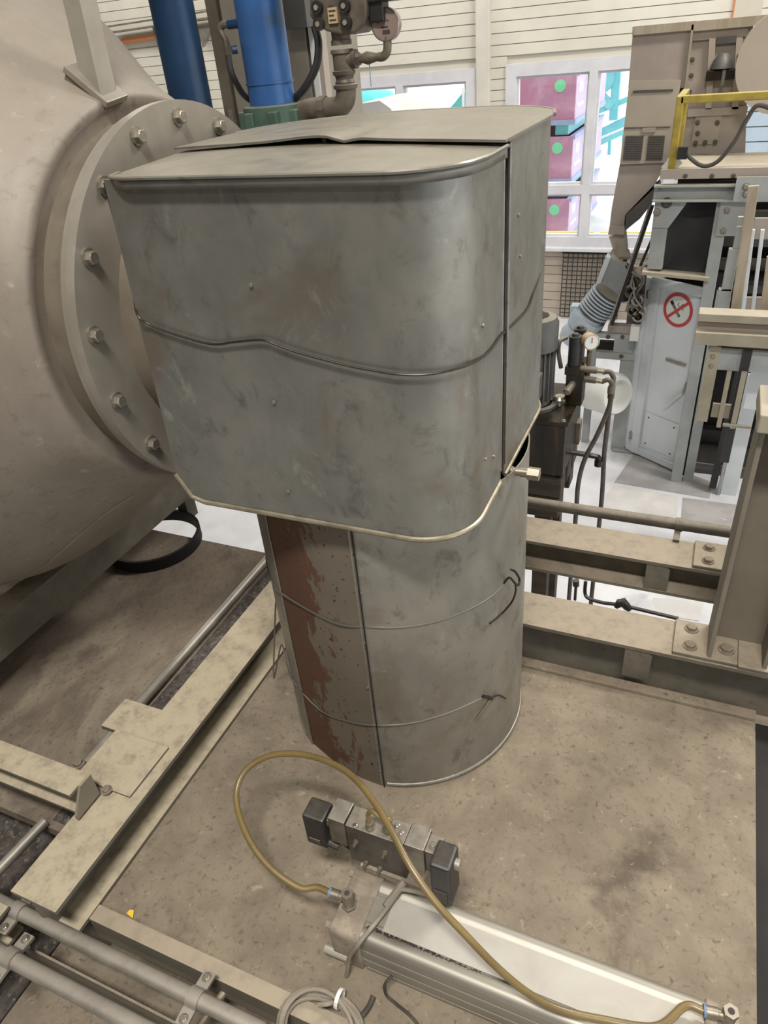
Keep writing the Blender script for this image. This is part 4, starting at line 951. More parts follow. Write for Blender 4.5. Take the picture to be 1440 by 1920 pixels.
for k in range(4): MB().box(q0.x+.004, q1.x-.004-.006*(k % 2), YV-.059, YV-.058, q1.z+.006+k*.011, q1.z+.010+k*.011).build('print_line', 'ink', VB)
q = at(690, 25, Y=YV); MB().cyl(q-X1*.02, q+X1*.012, .034, 16).build('side_boss', 'castiron', VB, smooth=True)
q = at(722, 3, Y=YV); MB().box(q.x-.06, q.x+.05, YV-.04, YV+.03, q.z, q.z+.05).build('solenoid', 'plug', VB, bevel=.004)
q = at(712, 22, Y=YV); MB().box(q.x-.022, q.x+.022, YV-.03, YV+.02, q.z-.025, q.z+.04).build('solenoid_plug', 'plug', VB, bevel=.004)
q = at(693, 30, Y=YV); MB().cyl(q, q+X1*.03, .012, 10).build('plug_gland', 'plug', VB)
q = at(555, -5, Y=YV); MB().box(q.x-.03, q.x+.05, YV-.03, YV+.05, q.z, q.z+.1).build('left_solenoid', 'plug', VB, bevel=.004)
PF = thing('pipe_run', at(640, 150, Y=YV), 'grimy threaded pipe run with tee and elbows below the valve block', 'pipe')
xc = at(643, 110, Y=YV).x
def zz_(y): return at(645, y, Y=YV).z
MB().lathe([(0, .0), (0, .031), (.012, .031), (.014, .028), (.035, .028)], (xc, YV, zz_(84)), Z1, 20).build('nipple', 'castiron', PF, smooth=True)
MB().lathe([(0, .02), (0, .034), (.01, .036), (.012, .031), (zz_(92)-zz_(140)-.012, .031), (zz_(92)-zz_(140)-.010, .036), (zz_(92)-zz_(140), .034), (zz_(92)-zz_(140), .02)], (xc, YV, zz_(140)), Z1, 24).build('tee', 'castiron', PF, smooth=True)
MB().lathe([(0, .02), (0, .028), (.008, .031), (.016, .027), (.03, .031), (.034, .03), (.034, .02)], (xc, YV, zz_(160)), Z1, 20).build('nipple', 'castiron', PF, smooth=True)
e0 = Vector((xc, YV, zz_(158))); e1_ = at(606, 192, Y=YV)
ep = [e0, e0-Z1*.02, e0+Vector((-.006, 0, -.042)), e0+Vector((-.024, 0, -.058)), e0+Vector((-.05, 0, -.062)), Vector((e1_.x, YV, e0.z-.062))]
MB().tube(smooth_path(ep, 5), [.036]*3+[.031]*20+[.031]*3, 18).build('elbow', 'castiron', PF, smooth=True) if False else MB().tube(smooth_path(ep, 5), .031, 18).build('elbow', 'castiron', PF, smooth=True)
MB().lathe([(0, .02), (0, .036), (.01, .038), (.014, .031)], e0-Z1*.012, Z1, 20).build('elbow_collar', 'castiron', PF, smooth=True)
ux = Vector((e1_.x, YV, e0.z-.062))
MB().lathe([(-.012, .025), (-.012, .036), (.012, .036), (.012, .025)], ux, X1, 8, close=True).build('union_nut', 'castiron', PF)
lp_ = [ux, ux+Vector((-.03, 0, 0)), ux+Vector((-.062, 0, -.004)), ux+Vector((-.085, 0, -.02)), ux+Vector((-.092, 0, -.05)), ux+Vector((-.092, 0, -.12))]
MB().tube(smooth_path(lp_, 5), .033, 18).build('elbow', 'castiron', PF, smooth=True)
tb_ = Vector((xc, YV, at(650, 112, Y=YV).z))
MB().lathe([(.02, .024), (.034, .022), (.036, .025), (.046, .025), (.046, .0)], tb_, X1, 18).build('tee_branch', 'castiron', PF, smooth=True)
MB().tube([tb_+X1*.046, tb_+X1*.058], .017, 6).build('reducer_nut', 'castiron', PF)
gv_ = [tb_+X1*.055, tb_+X1*.066, tb_+X1*.082, tb_+X1*.098, tb_+X1*.112, tb_+X1*.12]
MB().tube(gv_, [.012, .013, .018, .014, .011, .011], 14).build('needle_valve', 'castiron', PF, smooth=True)
ge = [tb_+X1*.118, tb_+X1*.132, tb_+Vector((.145, 0, .010)), tb_+Vector((.149, 0, .028)), tb_+Vector((.149, 0, .048))]
MB().tube(smooth_path(ge, 5), .0125, 12).build('gauge_elbow', 'castiron', PF, smooth=True)
q = tb_+X1*.086; MB().cyl(q-Z1*.016, q-Z1*.075, .0015, 6).build('hanging_wire', 'bluering', PF)
gg = thing('pressure_gauge', tb_+Vector((.149, 0, .048)), 'round rosy faced pressure gauge on a pipe elbow', 'gauge')
gcx = at(732, 45, Y=YV); gcx = Vector((tb_.x+.149, YV, gcx.z)); gn = (CAM-gcx); gn = Vector((.12, -1, .0)).normalized()
MB().cyl(tb_+Vector((.149, 0, .046)), Vector((gcx.x, YV, gcx.z-.03)), .009, 10).build('stem', 'castiron', gg, smooth=True)
MB().lathe([(-.016, 0), (-.016, .042), (.012, .042), (.014, .039)], gcx, gn, 32).build('case', 'gaugecase', gg, smooth=True)
MB().lathe([(.0, .0), (.0115, .0), (.0115, .0395)], gcx, gn, 32).build('dial', 'dial', gg)
u_ = Z1.cross(gn).normalized()
for (dx, dz, w_, h_) in ((-.002, -.006, .020, .004), (.002, -.018, .022, .010), (-.02, .006, .006, .003), (-.008, .009, .006, .003), (.008, .009, .006, .003)):
    c_ = gcx+gn*.0122+u_*dx+Z1*dz; MB().bar(c_-u_*w_/2, c_+u_*w_/2, .0008, h_).build('dial_print', 'ink', gg)
# supports the run from the floor
MB().cyl(Vector((ux.x-.092, YV, 0)), Vector((ux.x-.092, YV, ux.z-.1)), .03, 16).build('riser', 'castiron', PF, smooth=True)

# ================================================================ HYDRAULIC POWER UNIT
HU = thing('hydraulic_unit', (-.7, 3.2, -.4), 'oily black hydraulic power unit with grey motor on top', 'power unit')
tx1 = at(1062, 792, Y=3.0).x; tz1 = at(1062, 792, Y=3.0).z; tz0 = at(1050, 893, Y=3.0).z
MB().box(-.98, tx1, 3.0, 3.42, tz0, tz1-.018).build('tank', 'oil', HU, bevel=.006)
tl = MB().box(-.99, tx1+.012, 2.988, 3.432, tz1-.018, tz1).build('tank_lid', 'oil', HU, bevel=.003)
for x, y in ((tx1-.015, 3.01), (tx1-.015, 3.38)): bolt(tl, (x, y, tz1), Z1, .008, .008, 'dustbolt')
mc = at(1012, 745, Z=tz1); mc = Vector((at(1040, 745, Z=tz1).x-.085, 3.16, tz1))
mt_top = at(1020, 592, Y=3.16).z; mt_mid = at(1045, 650, Y=3.16).z
MB().lathe([(0, 0), (0, .115), (.015, .115), (.015, .09)], mc, Z1, 32).build('motor_flange', 'motor', HU, smooth=True)
mb_ = MB().lathe([(.015, .082), (mt_mid-tz1, .082), (mt_mid-tz1, .0)], mc, Z1, 32).build('motor_body', 'motor', HU, smooth=True)
for k in range(22):
    a = R(k*360/22); p = mc+Vector((.088*math.cos(a), .088*math.sin(a), 0)); MB().bar(p+Z1*.04, p+Z1*(mt_mid-tz1-.005), .005, .016, up=(math.cos(a), math.sin(a), 0)).build('cooling_fin', 'motor', mb_)
fcv = MB().lathe([(mt_mid-tz1-.01, .100), (mt_mid-tz1-.008, .103), (mt_top-tz1-.03, .103), (mt_top-tz1-.006, .09), (mt_top-tz1, .07), (mt_top-tz1, 0)], mc, Z1, 36).build('fan_cover', 'motor', HU, smooth=True)
for k in range(-4, 5):
    hw = math.sqrt(max(0, .058**2-(k*.013)**2)); MB().box(mc.x-hw, mc.x+hw, mc.y+k*.013-.0035, mc.y+k*.013+.0035, mt_top-.001, mt_top+.0012).build('fan_slot', 'black', fcv)
q = at(1003, 730, Y=3.02); MB().box(q.x-.06, q.x+.02, 3.02, 3.09, q.z-.06, q.z+.06).build('terminal_box', 'motor', HU, bevel=.006)
q = at(1049, 757, Z=tz1); q.y = max(3.03, q.y)
MB().lathe([(0, 0), (0, .03), (.012, .034), (.03, .034), (.042, .024), (.044, 0)], Vector((q.x, q.y, tz1)), Z1, 20).build('filler_cap', 'chrome', HU, smooth=True)
YM = 3.22
mf = at(1078, 705, Y=YM)
man = MB().box(mf.x-.035, mf.x+.045, YM-.04, YM+.05, tz1, mf.z+.03).build('manifold', 'oil', HU, bevel=.003)
for px, py, y in ((1079, 632, YM-.01), (1088, 618, YM+.07)):
    q = at(px, py, Y=y); zb = mf.z+.02
    MB().lathe([(zb-q.z, .028), (-.005, .028), (0, .03), (.006, .03), (.006, .018), (.018, .014), (.022, 0)], q, Z1, 20).build('solenoid_coil', 'plug', HU, smooth=True)
    MB().box(q.x-.034, q.x+.034, y-.034, y+.034, mf.z+.02, mf.z+.06).build('coil_base', 'oil', HU, bevel=.003)
q = at(1068, 728, Y=YM-.06); dr = Vector((-.25, -.8, -.35)).normalized()
MB().tube([q-dr*.06, q, q+dr*.03, q+dr*.031, q+dr*.005], [.018, .018, .018, .012, .012], 16).build('suction_port', 'castiron', HU, smooth=True)
q = at(1050, 640, Y=YM); MB().tube(smooth_path([at(1062, 633, Y=YM+.04), at(1050, 640, Y=YM), at(1047, 660, Y=YM), at(1052, 690, Y=YM)], 5), .010, 8).build('steel_line', 'castiron', HU, smooth=True)
gp = at(1110, 642, Y=YM); gn2 = Vector((.55, -.83, .05)).normalized()
hg = MB().lathe([(-.05, 0), (-.05, .034), (.0, .038), (.002, .034)], gp, gn2, 28).build('gauge_case', 'dialpale', HU, smooth=True)
MB().lathe([(-.0005, 0), (-.0005, .033)], gp, gn2, 28).build('gauge_dial', 'signpale', hg)
MB().bar(gp+gn2*.001-Z1*.004, gp+gn2*.001+Z1*.022, .003, .003, up=gn2).build('gauge_needle', 'red', hg)
MB().cyl(Vector((gp.x-.01, YM+.02, mf.z)), Vector((gp.x-.01, YM+.02, gp.z-.03)), .012, 10).build('gauge_stem', 'castiron', HU, smooth=True)
for k, (py0, px1, py1) in enumerate(((692, 1140, 697), (710, 1136, 716))):
    a = at(1095, py0, Y=YM); b_ = at(px1, py1, Y=YM); dirx = (b_-a)
    MB().tube([a-dirx*.3, a+dirx*.55], .016, 12).build('union', 'castiron', HU, smooth=True); MB().tube([a+dirx*.5, a+dirx*.85], .0125, 6).build('hose_nut', 'brass', HU)
def hose_drop(pts, label, el):
    t = thing('drop_hose', at(*pts[-1][:2], Y=pts[-1][2]), label, 'hose', 'hoses of the power unit')
    P = [at(a, b, Y=y) for a, b, y in pts]
    MB().tube(smooth_path([at(a, b, Y=y) for a, b, y in el]+[P[0]], 5), .012, 10).build('elbow', 'castiron', t, smooth=True)
    MB().tube([P[0], P[0].lerp(P[1], .35)], .0155, 10).build('ferrule', 'castiron', t, smooth=True)
    P.append(Vector((P[-1].x, P[-1].y, ZF+.0)))
    MB().tube(smooth_path(P, 8), .0115, 10).build('hose_line', 'cabled', t, smooth=True)
hose_drop([(1146, 725, YM), (1143, 760, YM), (1120, 815, YM-.03), (1096, 862, YM-.06), (1084, 910, YM-.08), (1079, 975, YM-.1)], 'left drop hose of the hydraulic power unit', [(1128, 716, YM), (1140, 712, YM), (1147, 718, YM)])
hose_drop([(1148, 722, YM+.03), (1140, 790, YM+.03), (1133, 850, YM), (1130, 910, YM), (1124, 978, YM-.02)], 'right drop hose of the hydraulic power unit', [(1130, 698, YM+.03), (1143, 697, YM+.03), (1150, 708, YM+.03)])
q = at(1085, 850, Y=3.2); e = at(1118, 856, Y=3.2)
MB().tube(smooth_path([Vector((tx1-.01, 3.2, q.z)), q, e, e+Vector((.012, 0, -.012)), e+Vector((.013, 0, -.045))], 5), .014, 10).build('drain_pipe', 'oil', HU, smooth=True)
MB().cyl(e+Vector((.013, 0, -.02)), e+Vector((.013, 0, -.05)), .02, 8).build('drain_valve', 'oil', HU)
MB().bar(q+Vector((-.0, -.02, .01)), q+Vector((.05, -.04, .02)), .012, .008).build('drain_lever', 'brass', HU)
MB().box(tx1-.005, tx1+.02, 3.3, 3.36, tz0+.02, tz0+.14).build('sight_bracket', 'castiron', HU)
wx = thing('wooden_stand', (-.72, 3.2, ZF), 'dark oily sleeper stand carrying the hydraulic unit', 'stand')
for k in range(3): MB().box(-1.0, tx1-.005, 3.0+k*.16, 3.12+k*.16, tz0-.13, tz0-.025).build('sleeper', 'brownwood', wx, bevel=.006)
for x in (-.95, -.62): MB().box(x, x+.09, 3.02, 3.40, tz0-.025, tz0).build('bearer', 'brownwood', wx)
for k in range(2): MB().box(-1.0+k*.001, tx1-.01, 2.99+k*.3, 3.10+k*.3, tz0-.245, tz0-.135).build('sleeper', 'brownwood', wx, bevel=.006)
for x in (-.97, -.62): 
    for y in (3.02, 3.3): MB().box(x, x+.08, y, y+.08, ZF, tz0-.245).build('stand_leg', 'brownwood', wx)

# ================================================================ THE MACHINE AT THE RIGHT
YB = 5.35
def rc(px0, py0, px1, py1, Y, d, name, mt, par, **k):
    """a box whose front face spans two sight points on the plane Y, d deep"""
    a, b = at(px0, py0, Y=Y), at(px1, py1, Y=Y)
    return MB().box(min(a.x, b.x), max(a.x, b.x), Y, Y+d, min(a.z, b.z), max(a.z, b.z)).build(name, mt, par, **k)
mf_ = thing('steel_framework', (.1, YB, ZF), 'blue grey bolted steel frame carrying the machine deck', 'frame')
ax_, az_ = at(1228, 345, Y=YB).x, at(1228, 345, Y=YB).z
bz_ = at(1228, 376, Y=YB).z
prof_c = [(0, 0), (.06, 0), (.06, .012), (.012, .012), (.012, az_-bz_-.012), (.06, az_-bz_-.012), (.06, az_-bz_), (0, az_-bz_)]
MB().prism([(-a+.06, b) for a, b in prof_c], (ax_, YB-.06, bz_), Y1, Z1, (1.3, 0, 0)).build('top_channel', 'steel', mf_)
for px, py in ((1238, 352), (1368, 358)): bolt(mf_, at(px, py, Y=YB), Vector((0, -1, 0)), .016, .014, 'conduit')
rc(1382, 332, 1500, 378, YB-.075, .012, 'joint_plate', 'steel', mf_)
for py in (350, 364): bolt(mf_, at(1399, py, Y=YB-.075), Vector((0, -1, 0)), .016, .014, 'conduit')
pxl = at(1228, 380, Y=YB).x
MB().box(pxl, pxl+.10, YB, YB+.10, at(1210, 505, Y=YB).z, bz_).build('left_post', 'steel', mf_, bevel=.004)
gz = bz_; MB().prism([(0, 0), (.19, 0), (.19, -.02), (.10, -.17), (0, -.17)], (pxl+.005, YB-.012, gz), X1, Z1, (0, .012, 0)).build('gusset', 'steel', mf_)
bolt(mf_, at(1232, 398, Y=YB-.012), Vector((0, -1, 0)), .018, .014, 'conduit'); bolt(mf_, at(1250, 380, Y=YB-.012), Vector((0, -1, 0)), .024, .02, 'pipedk')
cpx = at(1322, 400, Y=YB).x
MB().box(cpx+.06, cpx+.14, YB, YB+.08, ZF, bz_).build('middle_post', 'steel', mf_, bevel=.004)
rc(1352, 376, 1402, 443, YB-.02, .014, 'joint_plate', 'steel', mf_)
for px, py in ((1363, 395), (1356, 433)): bolt(mf_, at(px, py, Y=YB-.02), Vector((0, -1, 0)), .014, .012, 'conduit')
MB().box(1.0, 1.1, YB, YB+.1, ZF, bz_).build('right_post', 'steel', mf_, bevel=.004)
# deck plate of the machine
dk = thing('machine_deck', (.2, YB, az_), 'tan edged walkway deck on top of the steel frame', 'deck')
dz0 = at(1240, 335, Y=YB-.02).z; dz1 = at(1240, 320, Y=YB-.02).z; dx0 = at(1238, 330, Y=YB-.02).x
MB().box(dx0, .95, YB-.03, YB+.68, max(az_+.001, dz0), dz1-.006).build('deck_sheet', 'steelb', dk)
MB().box(dx0, .95, YB-.045, YB-.03, max(az_+.001, dz0), dz1+.01).build('toe_board', 'hopper', dk)
for px in (1285, 1335, 1375): bolt(dk, at(px, 330, Y=YB-.045), Vector((0, -1, 0)), .01, .008, 'pipedk')
# dark lining inside the frame
en = thing('machine_enclosure', (.3, YB+.5, ZF), 'black interior housing of the machine behind the open door', 'housing')
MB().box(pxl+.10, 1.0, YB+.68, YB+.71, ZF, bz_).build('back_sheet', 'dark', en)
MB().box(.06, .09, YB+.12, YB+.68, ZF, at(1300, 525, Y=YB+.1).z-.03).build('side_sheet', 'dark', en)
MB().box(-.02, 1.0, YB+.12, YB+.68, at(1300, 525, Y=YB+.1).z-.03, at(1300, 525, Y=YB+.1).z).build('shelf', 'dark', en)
for k in range(4): MB().box(cpx+.12, .95, YB+.3, YB+.36, -.05+k*.16, .02+k*.16).build('inner_rail', 'motor', en)
for k in range(3): MB().box(.1, .95, YB+.2+.18*k, YB+.3+.18*k, ZF, ZF+.04+.09*k).build('inner_step', 'hopperd', en)
# curved black chute sheet
ch = MB(); rows_ = []
TL, TR, BL, BR = at(1252, 378, Y=YB+.05), at(1352, 376, Y=YB+.12), at(1232, 505, Y=YB+.05), at(1318, 520, Y=YB+.12)
nn_ = 14
for j in range(nn_+1):
    for i in range(nn_+1):
        u, v = i/nn_, j/nn_; p = TL.lerp(TR, u).lerp(BL.lerp(BR, u), v); rows_.append(p+Vector((0, .07*math.sin(math.pi*u)*1.0-.02*math.sin(math.pi*v), 0)))
ch.add(rows_, [(j*(nn_+1)+i, j*(nn_+1)+i+1, (j+1)*(nn_+1)+i+1, (j+1)*(nn_+1)+i) for j in range(nn_) for i in range(nn_)])
o = ch.build('rubber_chute', 'rubber', smooth=True, label='curved black rubber sheet hanging under the machine deck', cat='rubber sheet'); sm = o.modifiers.new('thick', 'SOLIDIFY'); sm.thickness = .012
rb_ = MB().bar(at(1205, 508, Y=YB+.02), at(1330, 520, Y=YB+.02), .12, .02).build('ledge_plate', 'steelb', mf_)
# open door with the no smoking sign
hb = at(1176, 843, Z=ZF+.01); hx, hy = hb.x, hb.y; fbp = at(1266, 884, Z=ZF+.01)
du = Vector((fbp.x-hx, fbp.y-hy, 0)); dw = du.length; du.normalize(); dn = Vector((du.y, -du.x, 0))
if dn.y > 0: dn = -dn
dH = at(1213, 520, X=hx).z-(ZF+.03) if False else None
v = FW+RT*((1213-720)/FPX)+DN*((520-960)/FPX); t_ = (Vector((hx, hy, 0))-Vector((0, 0, 0))).length/math.hypot(v.x, v.y); dtop = CAM.z+v.z*t_
D0 = Vector((hx, hy, ZF+.03)); dH = dtop-(ZF+.03)
dr_ = thing('machine_door', D0, 'pale grey machine door standing open with no smoking sign', 'door')
def dbox(u0, u1, z0, z1, n0, n1, name, mt, par=None, **k):
    c = [D0+du*u+Z1*z+dn*n for z in (z0, z1) for u, n in ((u0, n0), (u1, n0), (u1, n1), (u0, n1))]
    return MB().add(c, [(3, 2, 1, 0), (4, 5, 6, 7), (0, 1, 5, 4), (1, 2, 6, 5), (2, 3, 7, 6), (3, 0, 4, 7)]).build(name, mt, par or dr_, **k)
dbox(.02, dw, .03, dH-.02, -.012, .0, 'door_panel', 'door')
dbox(.05, .13, .0, dH-.02, .0, .035, 'hinge_rail', 'doorr', bevel=.004)
dbox(.05, dw+.01, dH-.045, dH+.02, .0, .03, 'top_rail', 'doorr', bevel=.004)
dbox(.0, dw, .0, .06, .0, .03, 'bottom_rail', 'doorr', bevel=.004)
dbox(dw-.025, dw+.005, .0, dH-.04, .0, .022, 'free_edge', 'doorr', bevel=.004)
lpnl = dbox(.14, dw-.03, .09, .40, .001, .008, 'lower_plate', 'door')
for u, z in ((.18, .12), (.18, .36), (dw-.07, .12), (dw-.07, .36)): bolt(lpnl, D0+du*u+Z1*z+dn*.008, dn, .007, .005, 'pipedk', 'screw', False)
dbox(-.06, .05, .0, dH, -.03, .012, 'hinge_jamb', 'door')
for z in (.12, dH-.14): MB().cyl(D0+du*.045+dn*.03+Z1*z, D0+du*.045+dn*.03+Z1*(z+.06), .018, 10).build('hinge', 'conduit', dr_, smooth=True)
dbox(.26, .44, dH*.60, dH*.60+.02, .0, .012, 'bar_latch', 'conduit')
hA = D0+du*(dw-.03)+Z1*(dH*.46)+dn*.03
MB().bar(hA, hA-du*.13-Z1*.16+dn*.01, .02, .016).build('handle', 'doorr', dr_, bevel=.003)
MB().bar(hA, hA+Z1*.1+du*.02, .014, .014).build('handle_rod', 'conduit', dr_)
MB().bar(D0+du*(dw-.01)+Z1*(dH-.06)+dn*.02, D0+du*(dw+.02)+Z1*(dH+.05)+dn*.03, .018, .02).build('top_latch', 'conduit', dr_)
# sign: round red prohibition mark with a cigarette
sgc = D0+du*(dw*.60)+Z1*(dH-.185)+dn*.0015; sg = None
def sdisc(r0, r1, n0, n1, name, mt, par): return MB().lathe([(n0, r0), (n0, r1), (n1, r1), (n1, r0)], sgc, dn, 40, close=r0 > 0).build(name, mt, par)
sg = MB().lathe([(0, 0), (0, .128), (.002, .128), (.002, 0)], sgc, dn, 40).build('no_smoking_sign', 'signpale', dr_, label='round red and white no smoking sign')
sdisc(.103, .128, .002, .0032, 'red_ring', 'red', sg)
dg = (du+Z1*.85).normalized(); dg2 = (-du*.85+Z1).normalized()
def sbar(c0, c1, wd, mt, nm, h=.0045):
    a, b = sgc+c0+dn*.002, sgc+c1+dn*.002; MB().bar(a, b, wd, .0015, up=dn).build(nm, mt, sg)
sbar(-du*.02-dg2*0+dg2*.068-dg*.0, -du*.02-dg2*.062, .022, 'ink', 'cigarette_outline')
sbar(-du*.02+dg2*.040, -du*.02-dg2*.058, .015, 'signpale', 'cigarette_paper')
a = sgc-du*.02+dg2*.06+dn*.0028; MB().bar(a+dg2*.012, a-dg2*.016, .024, .0015, up=dn).build('cigarette_tip', 'black', sg)
for s in (0, 1):
    pth = [sgc+dn*.003+du*(.005+.028*s+.012*math.sin(i*.9+s))+Z1*(.005+.05*i/7) for i in range(8)]
    MB().tube(pth, .0022, 5).build('smoke_curl', 'ink', sg)
MB().bar(sgc-dg*.11+dn*.0042, sgc+dg*.11+dn*.0042, .022, .0015, up=dn).build('red_slash', 'red', sg)
# jamb channel beside the door
jb = thing('door_jamb', fbp, 'grey channel jamb standing beside the open door', 'jamb')
jx = at(1338, 545, Y=YB+.08).x
MB().prism([(0, 0), (.07, 0), (.07, .012), (.012, .012), (.012, .05), (0, .05)], (at(1290, 850, Y=YB+.05).x, YB+.03, ZF), X1, Y1, (0, 0, at(1335, 545, Y=YB+.05).z-ZF)).build('channel', 'steel', jb)
# mat at the door foot
MB().box(hx-.12, hx+.18, hy-.05, hy+.05, ZF+.006, ZF+.02).build('floor_board', 'slab', label='scuffed board on the floor under the open door', cat='board')
# right hand door leaf and rubber strip
rd_ = thing('side_panel', at(1360, 920, Z=ZF), 'white upright side panel at the right machine opening', 'panel')
a = at(1352, 925, Z=ZF); MB().bar(Vector((a.x+.05, a.y, ZF)), Vector((a.x+.05, a.y, ZF+1.0)), .11, .03, up=(0, 1, 0)).build('sheet', 'doorr', rd_)
MB().bar(Vector((a.x-.02, a.y-.01, ZF)), Vector((a.x-.02, a.y-.01, ZF+1.05)), .02, .05, up=(0, 1, 0)).build('edge', 'steel', rd_)
MB().bar(Vector((a.x-.07, a.y-.02, ZF+.05)), Vector((a.x-.05, a.y-.02, ZF+1.1)), .05, .012, up=(0, 1, 0)).build('rubber_strip', 'rubber', label='black rubber strip hanging beside the white side panel', cat='rubber strip')
# nearer cross frame with planks
YN = 4.4
nf = thing('beam_trestle', (.3, YN, ZF), 'tan dusty double beam frame in front of the machine', 'frame')
a0, a1 = at(1310, 588, Y=YN), at(1303, 612, Y=YN)
def nbar(px0, py0, py1, dy, dp, name, mt, xend=1.1):
    a, b = at(px0, py0, Y=YN+dy), at(px0, py1, Y=YN+dy); return MB().box(a.x, xend, YN+dy, YN+dy+dp, b.z, a.z).build(name, mt, nf, bevel=.004)
nbar(1310, 588, 603, 0, .12, 'upper_beam', 'steelb'); nbar(1308, 603, 623, .05, .03, 'beam_web', 'hopper'); nbar(1304, 623, 646, -.02, .14, 'lower_beam', 'steelb')
nbar(1350, 655, 694, .06, .03, 'hanger_plate', 'steel')
q = at(1330, 650, Y=YN+.05); qb = at(1316, 790, Y=YN+.05)
hc = Vector((q.x, YN+.05, 0)); MB().box(hc.x-.005, hc.x+.065, YN+.05, YN+.065, qb.z, q.z).build('hanger_channel', 'steelb', nf)
MB().box(hc.x-.005, hc.x+.005, YN-.0, YN+.05, qb.z, q.z).build('hanger_flange', 'steelb', nf)
bolt(nf, Vector((hc.x+.03, YN+.05, q.z-.06)), Vector((0, -1, 0)), .01, .01, 'conduit'); bolt(nf, Vector((hc.x+.03, YN+.05, q.z-.12)), Vector((0, -1, 0)), .01, .01, 'conduit')
rc(1337, 757, 1366, 785, YN+.07, .02, 'cross_piece', 'steelb', nf)
q = at(1368, 695, Y=YN+.04); qb = at(1360, 800, Y=YN+.04); MB().bar(Vector((q.x, YN+.04, q.z)), Vector((q.x, YN+.04, qb.z)), .025, .04, up=(0, 1, 0)).build('guide_bar', 'steelb', nf)
q = at(1396, 695, Y=YN+.04); MB().bar(Vector((q.x, YN+.04, q.z)), Vector((q.x, YN+.04, qb.z)), .03, .04, up=(0, 1, 0)).build('guide_bar', 'steelb', nf)
q = at(1355, 796, Y=YN+.02); MB().cyl(q, q+X1*.16, .012, 10).build('cross_bolt', 'conduit', nf, smooth=True)
MB().bar(Vector((q.x+.055, YN+.05, qb.z+.5)), Vector((q.x+.055, YN+.05, qb.z-.25)), .05, .03, up=(0, 1, 0)).build('rubber_belt', 'rubber', nf)
rc(1410, 690, 1440, 770, YN+.3, .02, 'back_panel', 'doorr', nf)
MB().box(1.0, 1.1, YN, YN+.12, ZF, at(1310, 588, Y=YN).z).build('leg', 'steelb', nf)
def strip(name, px0, py0, px1, py1, w_, d_, Y, mt, label, cat, grp=None):
    return MB().bar(at(px0, py0, Y=Y), at(px1, py1, Y=Y), w_, d_, up=(0, 1, 0)).build(name, mt, label=label, cat=cat, group=grp, bevel=.003)
strip('plank', 1413, 348, 1378, 590, .055, .03, YN+.25, 'wood', 'long pale dusty plank leaning before the machine', 'plank')
strip('plank', 1447, 480, 1433, 592, .05, .03, YN+.25, 'wood', 'short pale plank at the right image edge', 'plank')
stp = thing('guide_rail', at(1340, 590, Y=YN+.45), 'grey stepped guide rail beside the leaning plank', 'rail')
for (a, b, c, d, w_) in ((1390, 425, 1382, 465, .05), (1377, 465, 1362, 545, .06), (1360, 540, 1352, 600, .075)):
    MB().bar(at(a, b, Y=YN+.45), at(c, d, Y=YN+.45), w_, .04, up=(0, 1, 0)).build('rail_section', 'steel', stp, bevel=.003)
MB().bar(at(1383, 412, Y=YN+.44), at(1400, 412, Y=YN+.44), .03, .035).build('bracket', 'steel', stp)
for k, px in enumerate((1408, 1426)):
    strip('slim_bar', px+4, 430, px-16, 590, .022, .02, YN+.6, 'doorr', ('left', 'right')[k]+' slim white bar behind the leaning plank', 'bar', 'slim bars behind the plank')
mfb = MB().bar(at(1412, 428, Y=YB-.3), at(1560, 428, Y=YB-.3), .03, .12).build('cross_bar', 'hopper', label='dull grey cross bar behind the leaning plank', cat='bar')
mfb2 = MB().bar(at(1395, 570, Y=YB-.3), at(1500, 570, Y=YB-.3), .03, .09).build('cross_bar', 'hopper', label='lower grey cross bar above the double beam', cat='bar')
# beige hopper housing
YHh = 6.1
hp_ = thing('hopper_housing', at(1260, 330, Y=YHh), 'tall beige machine housing with louvred panel and spout', 'machine')
def poly(pts, Y, d, name, mt, par, **k):
    P = [at(a, b, Y=Y) for a, b in pts]; o = P[0]
    return MB().prism([(p.x-o.x, p.z-o.z) for p in P], o, X1, Z1, (0, d, 0)).build(name, mt, par, **k)
poly([(1187, 54), (1297, 47), (1284, 165), (1178, 165)], YHh, .5, 'upper_box', 'hopper', hp_)
poly([(1180, 152), (1277, 150), (1252, 305), (1162, 308)], YHh-.03, .55, 'louvre_panel', 'hopperl', hp_)
poly([(1162, 308), (1252, 305), (1228, 345), (1172, 403), (1170, 425), (1143, 425), (1147, 390)], YHh, .45, 'funnel', 'hopper', hp_)
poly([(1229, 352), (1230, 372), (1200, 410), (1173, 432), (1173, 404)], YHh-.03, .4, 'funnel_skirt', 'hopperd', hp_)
poly([(1143, 424), (1171, 424), (1170, 440), (1140, 440)], YHh-.02, .4, 'spout_flange', 'hopper', hp_)
for s in range(11):
    for (xa, xb) in ((1173, 1207), (1216, 1247)):
        y = 256+s*4.3; off = -(y-256)*.12
        P0, P1 = at(xa+off, y, Y=YHh-.032), at(xb+off, y-.3, Y=YHh-.032); MB().bar(P0, P1, .012, .010).build('louvre_slot', 'hopperd', hp_)
P0, P1 = at(1187, 172, Y=YHh-.033), at(1262, 169, Y=YHh-.033); MB().bar(P0, P1, .01, .014).build('panel_joint', 'hopperd', hp_)
P0, P1 = at(1170, 240, Y=YHh-.033), at(1257, 238, Y=YHh-.033); MB().bar(P0, P1, .008, .006).build('panel_joint', 'hopperd', hp_)
rc(1205, 240, 1229, 248, YHh-.04, .01, 'recess_handle', 'hopper', hp_)
rc(1186, 50, 1302, 56, YHh-.03, .05, 'top_rim', 'wood', hp_)
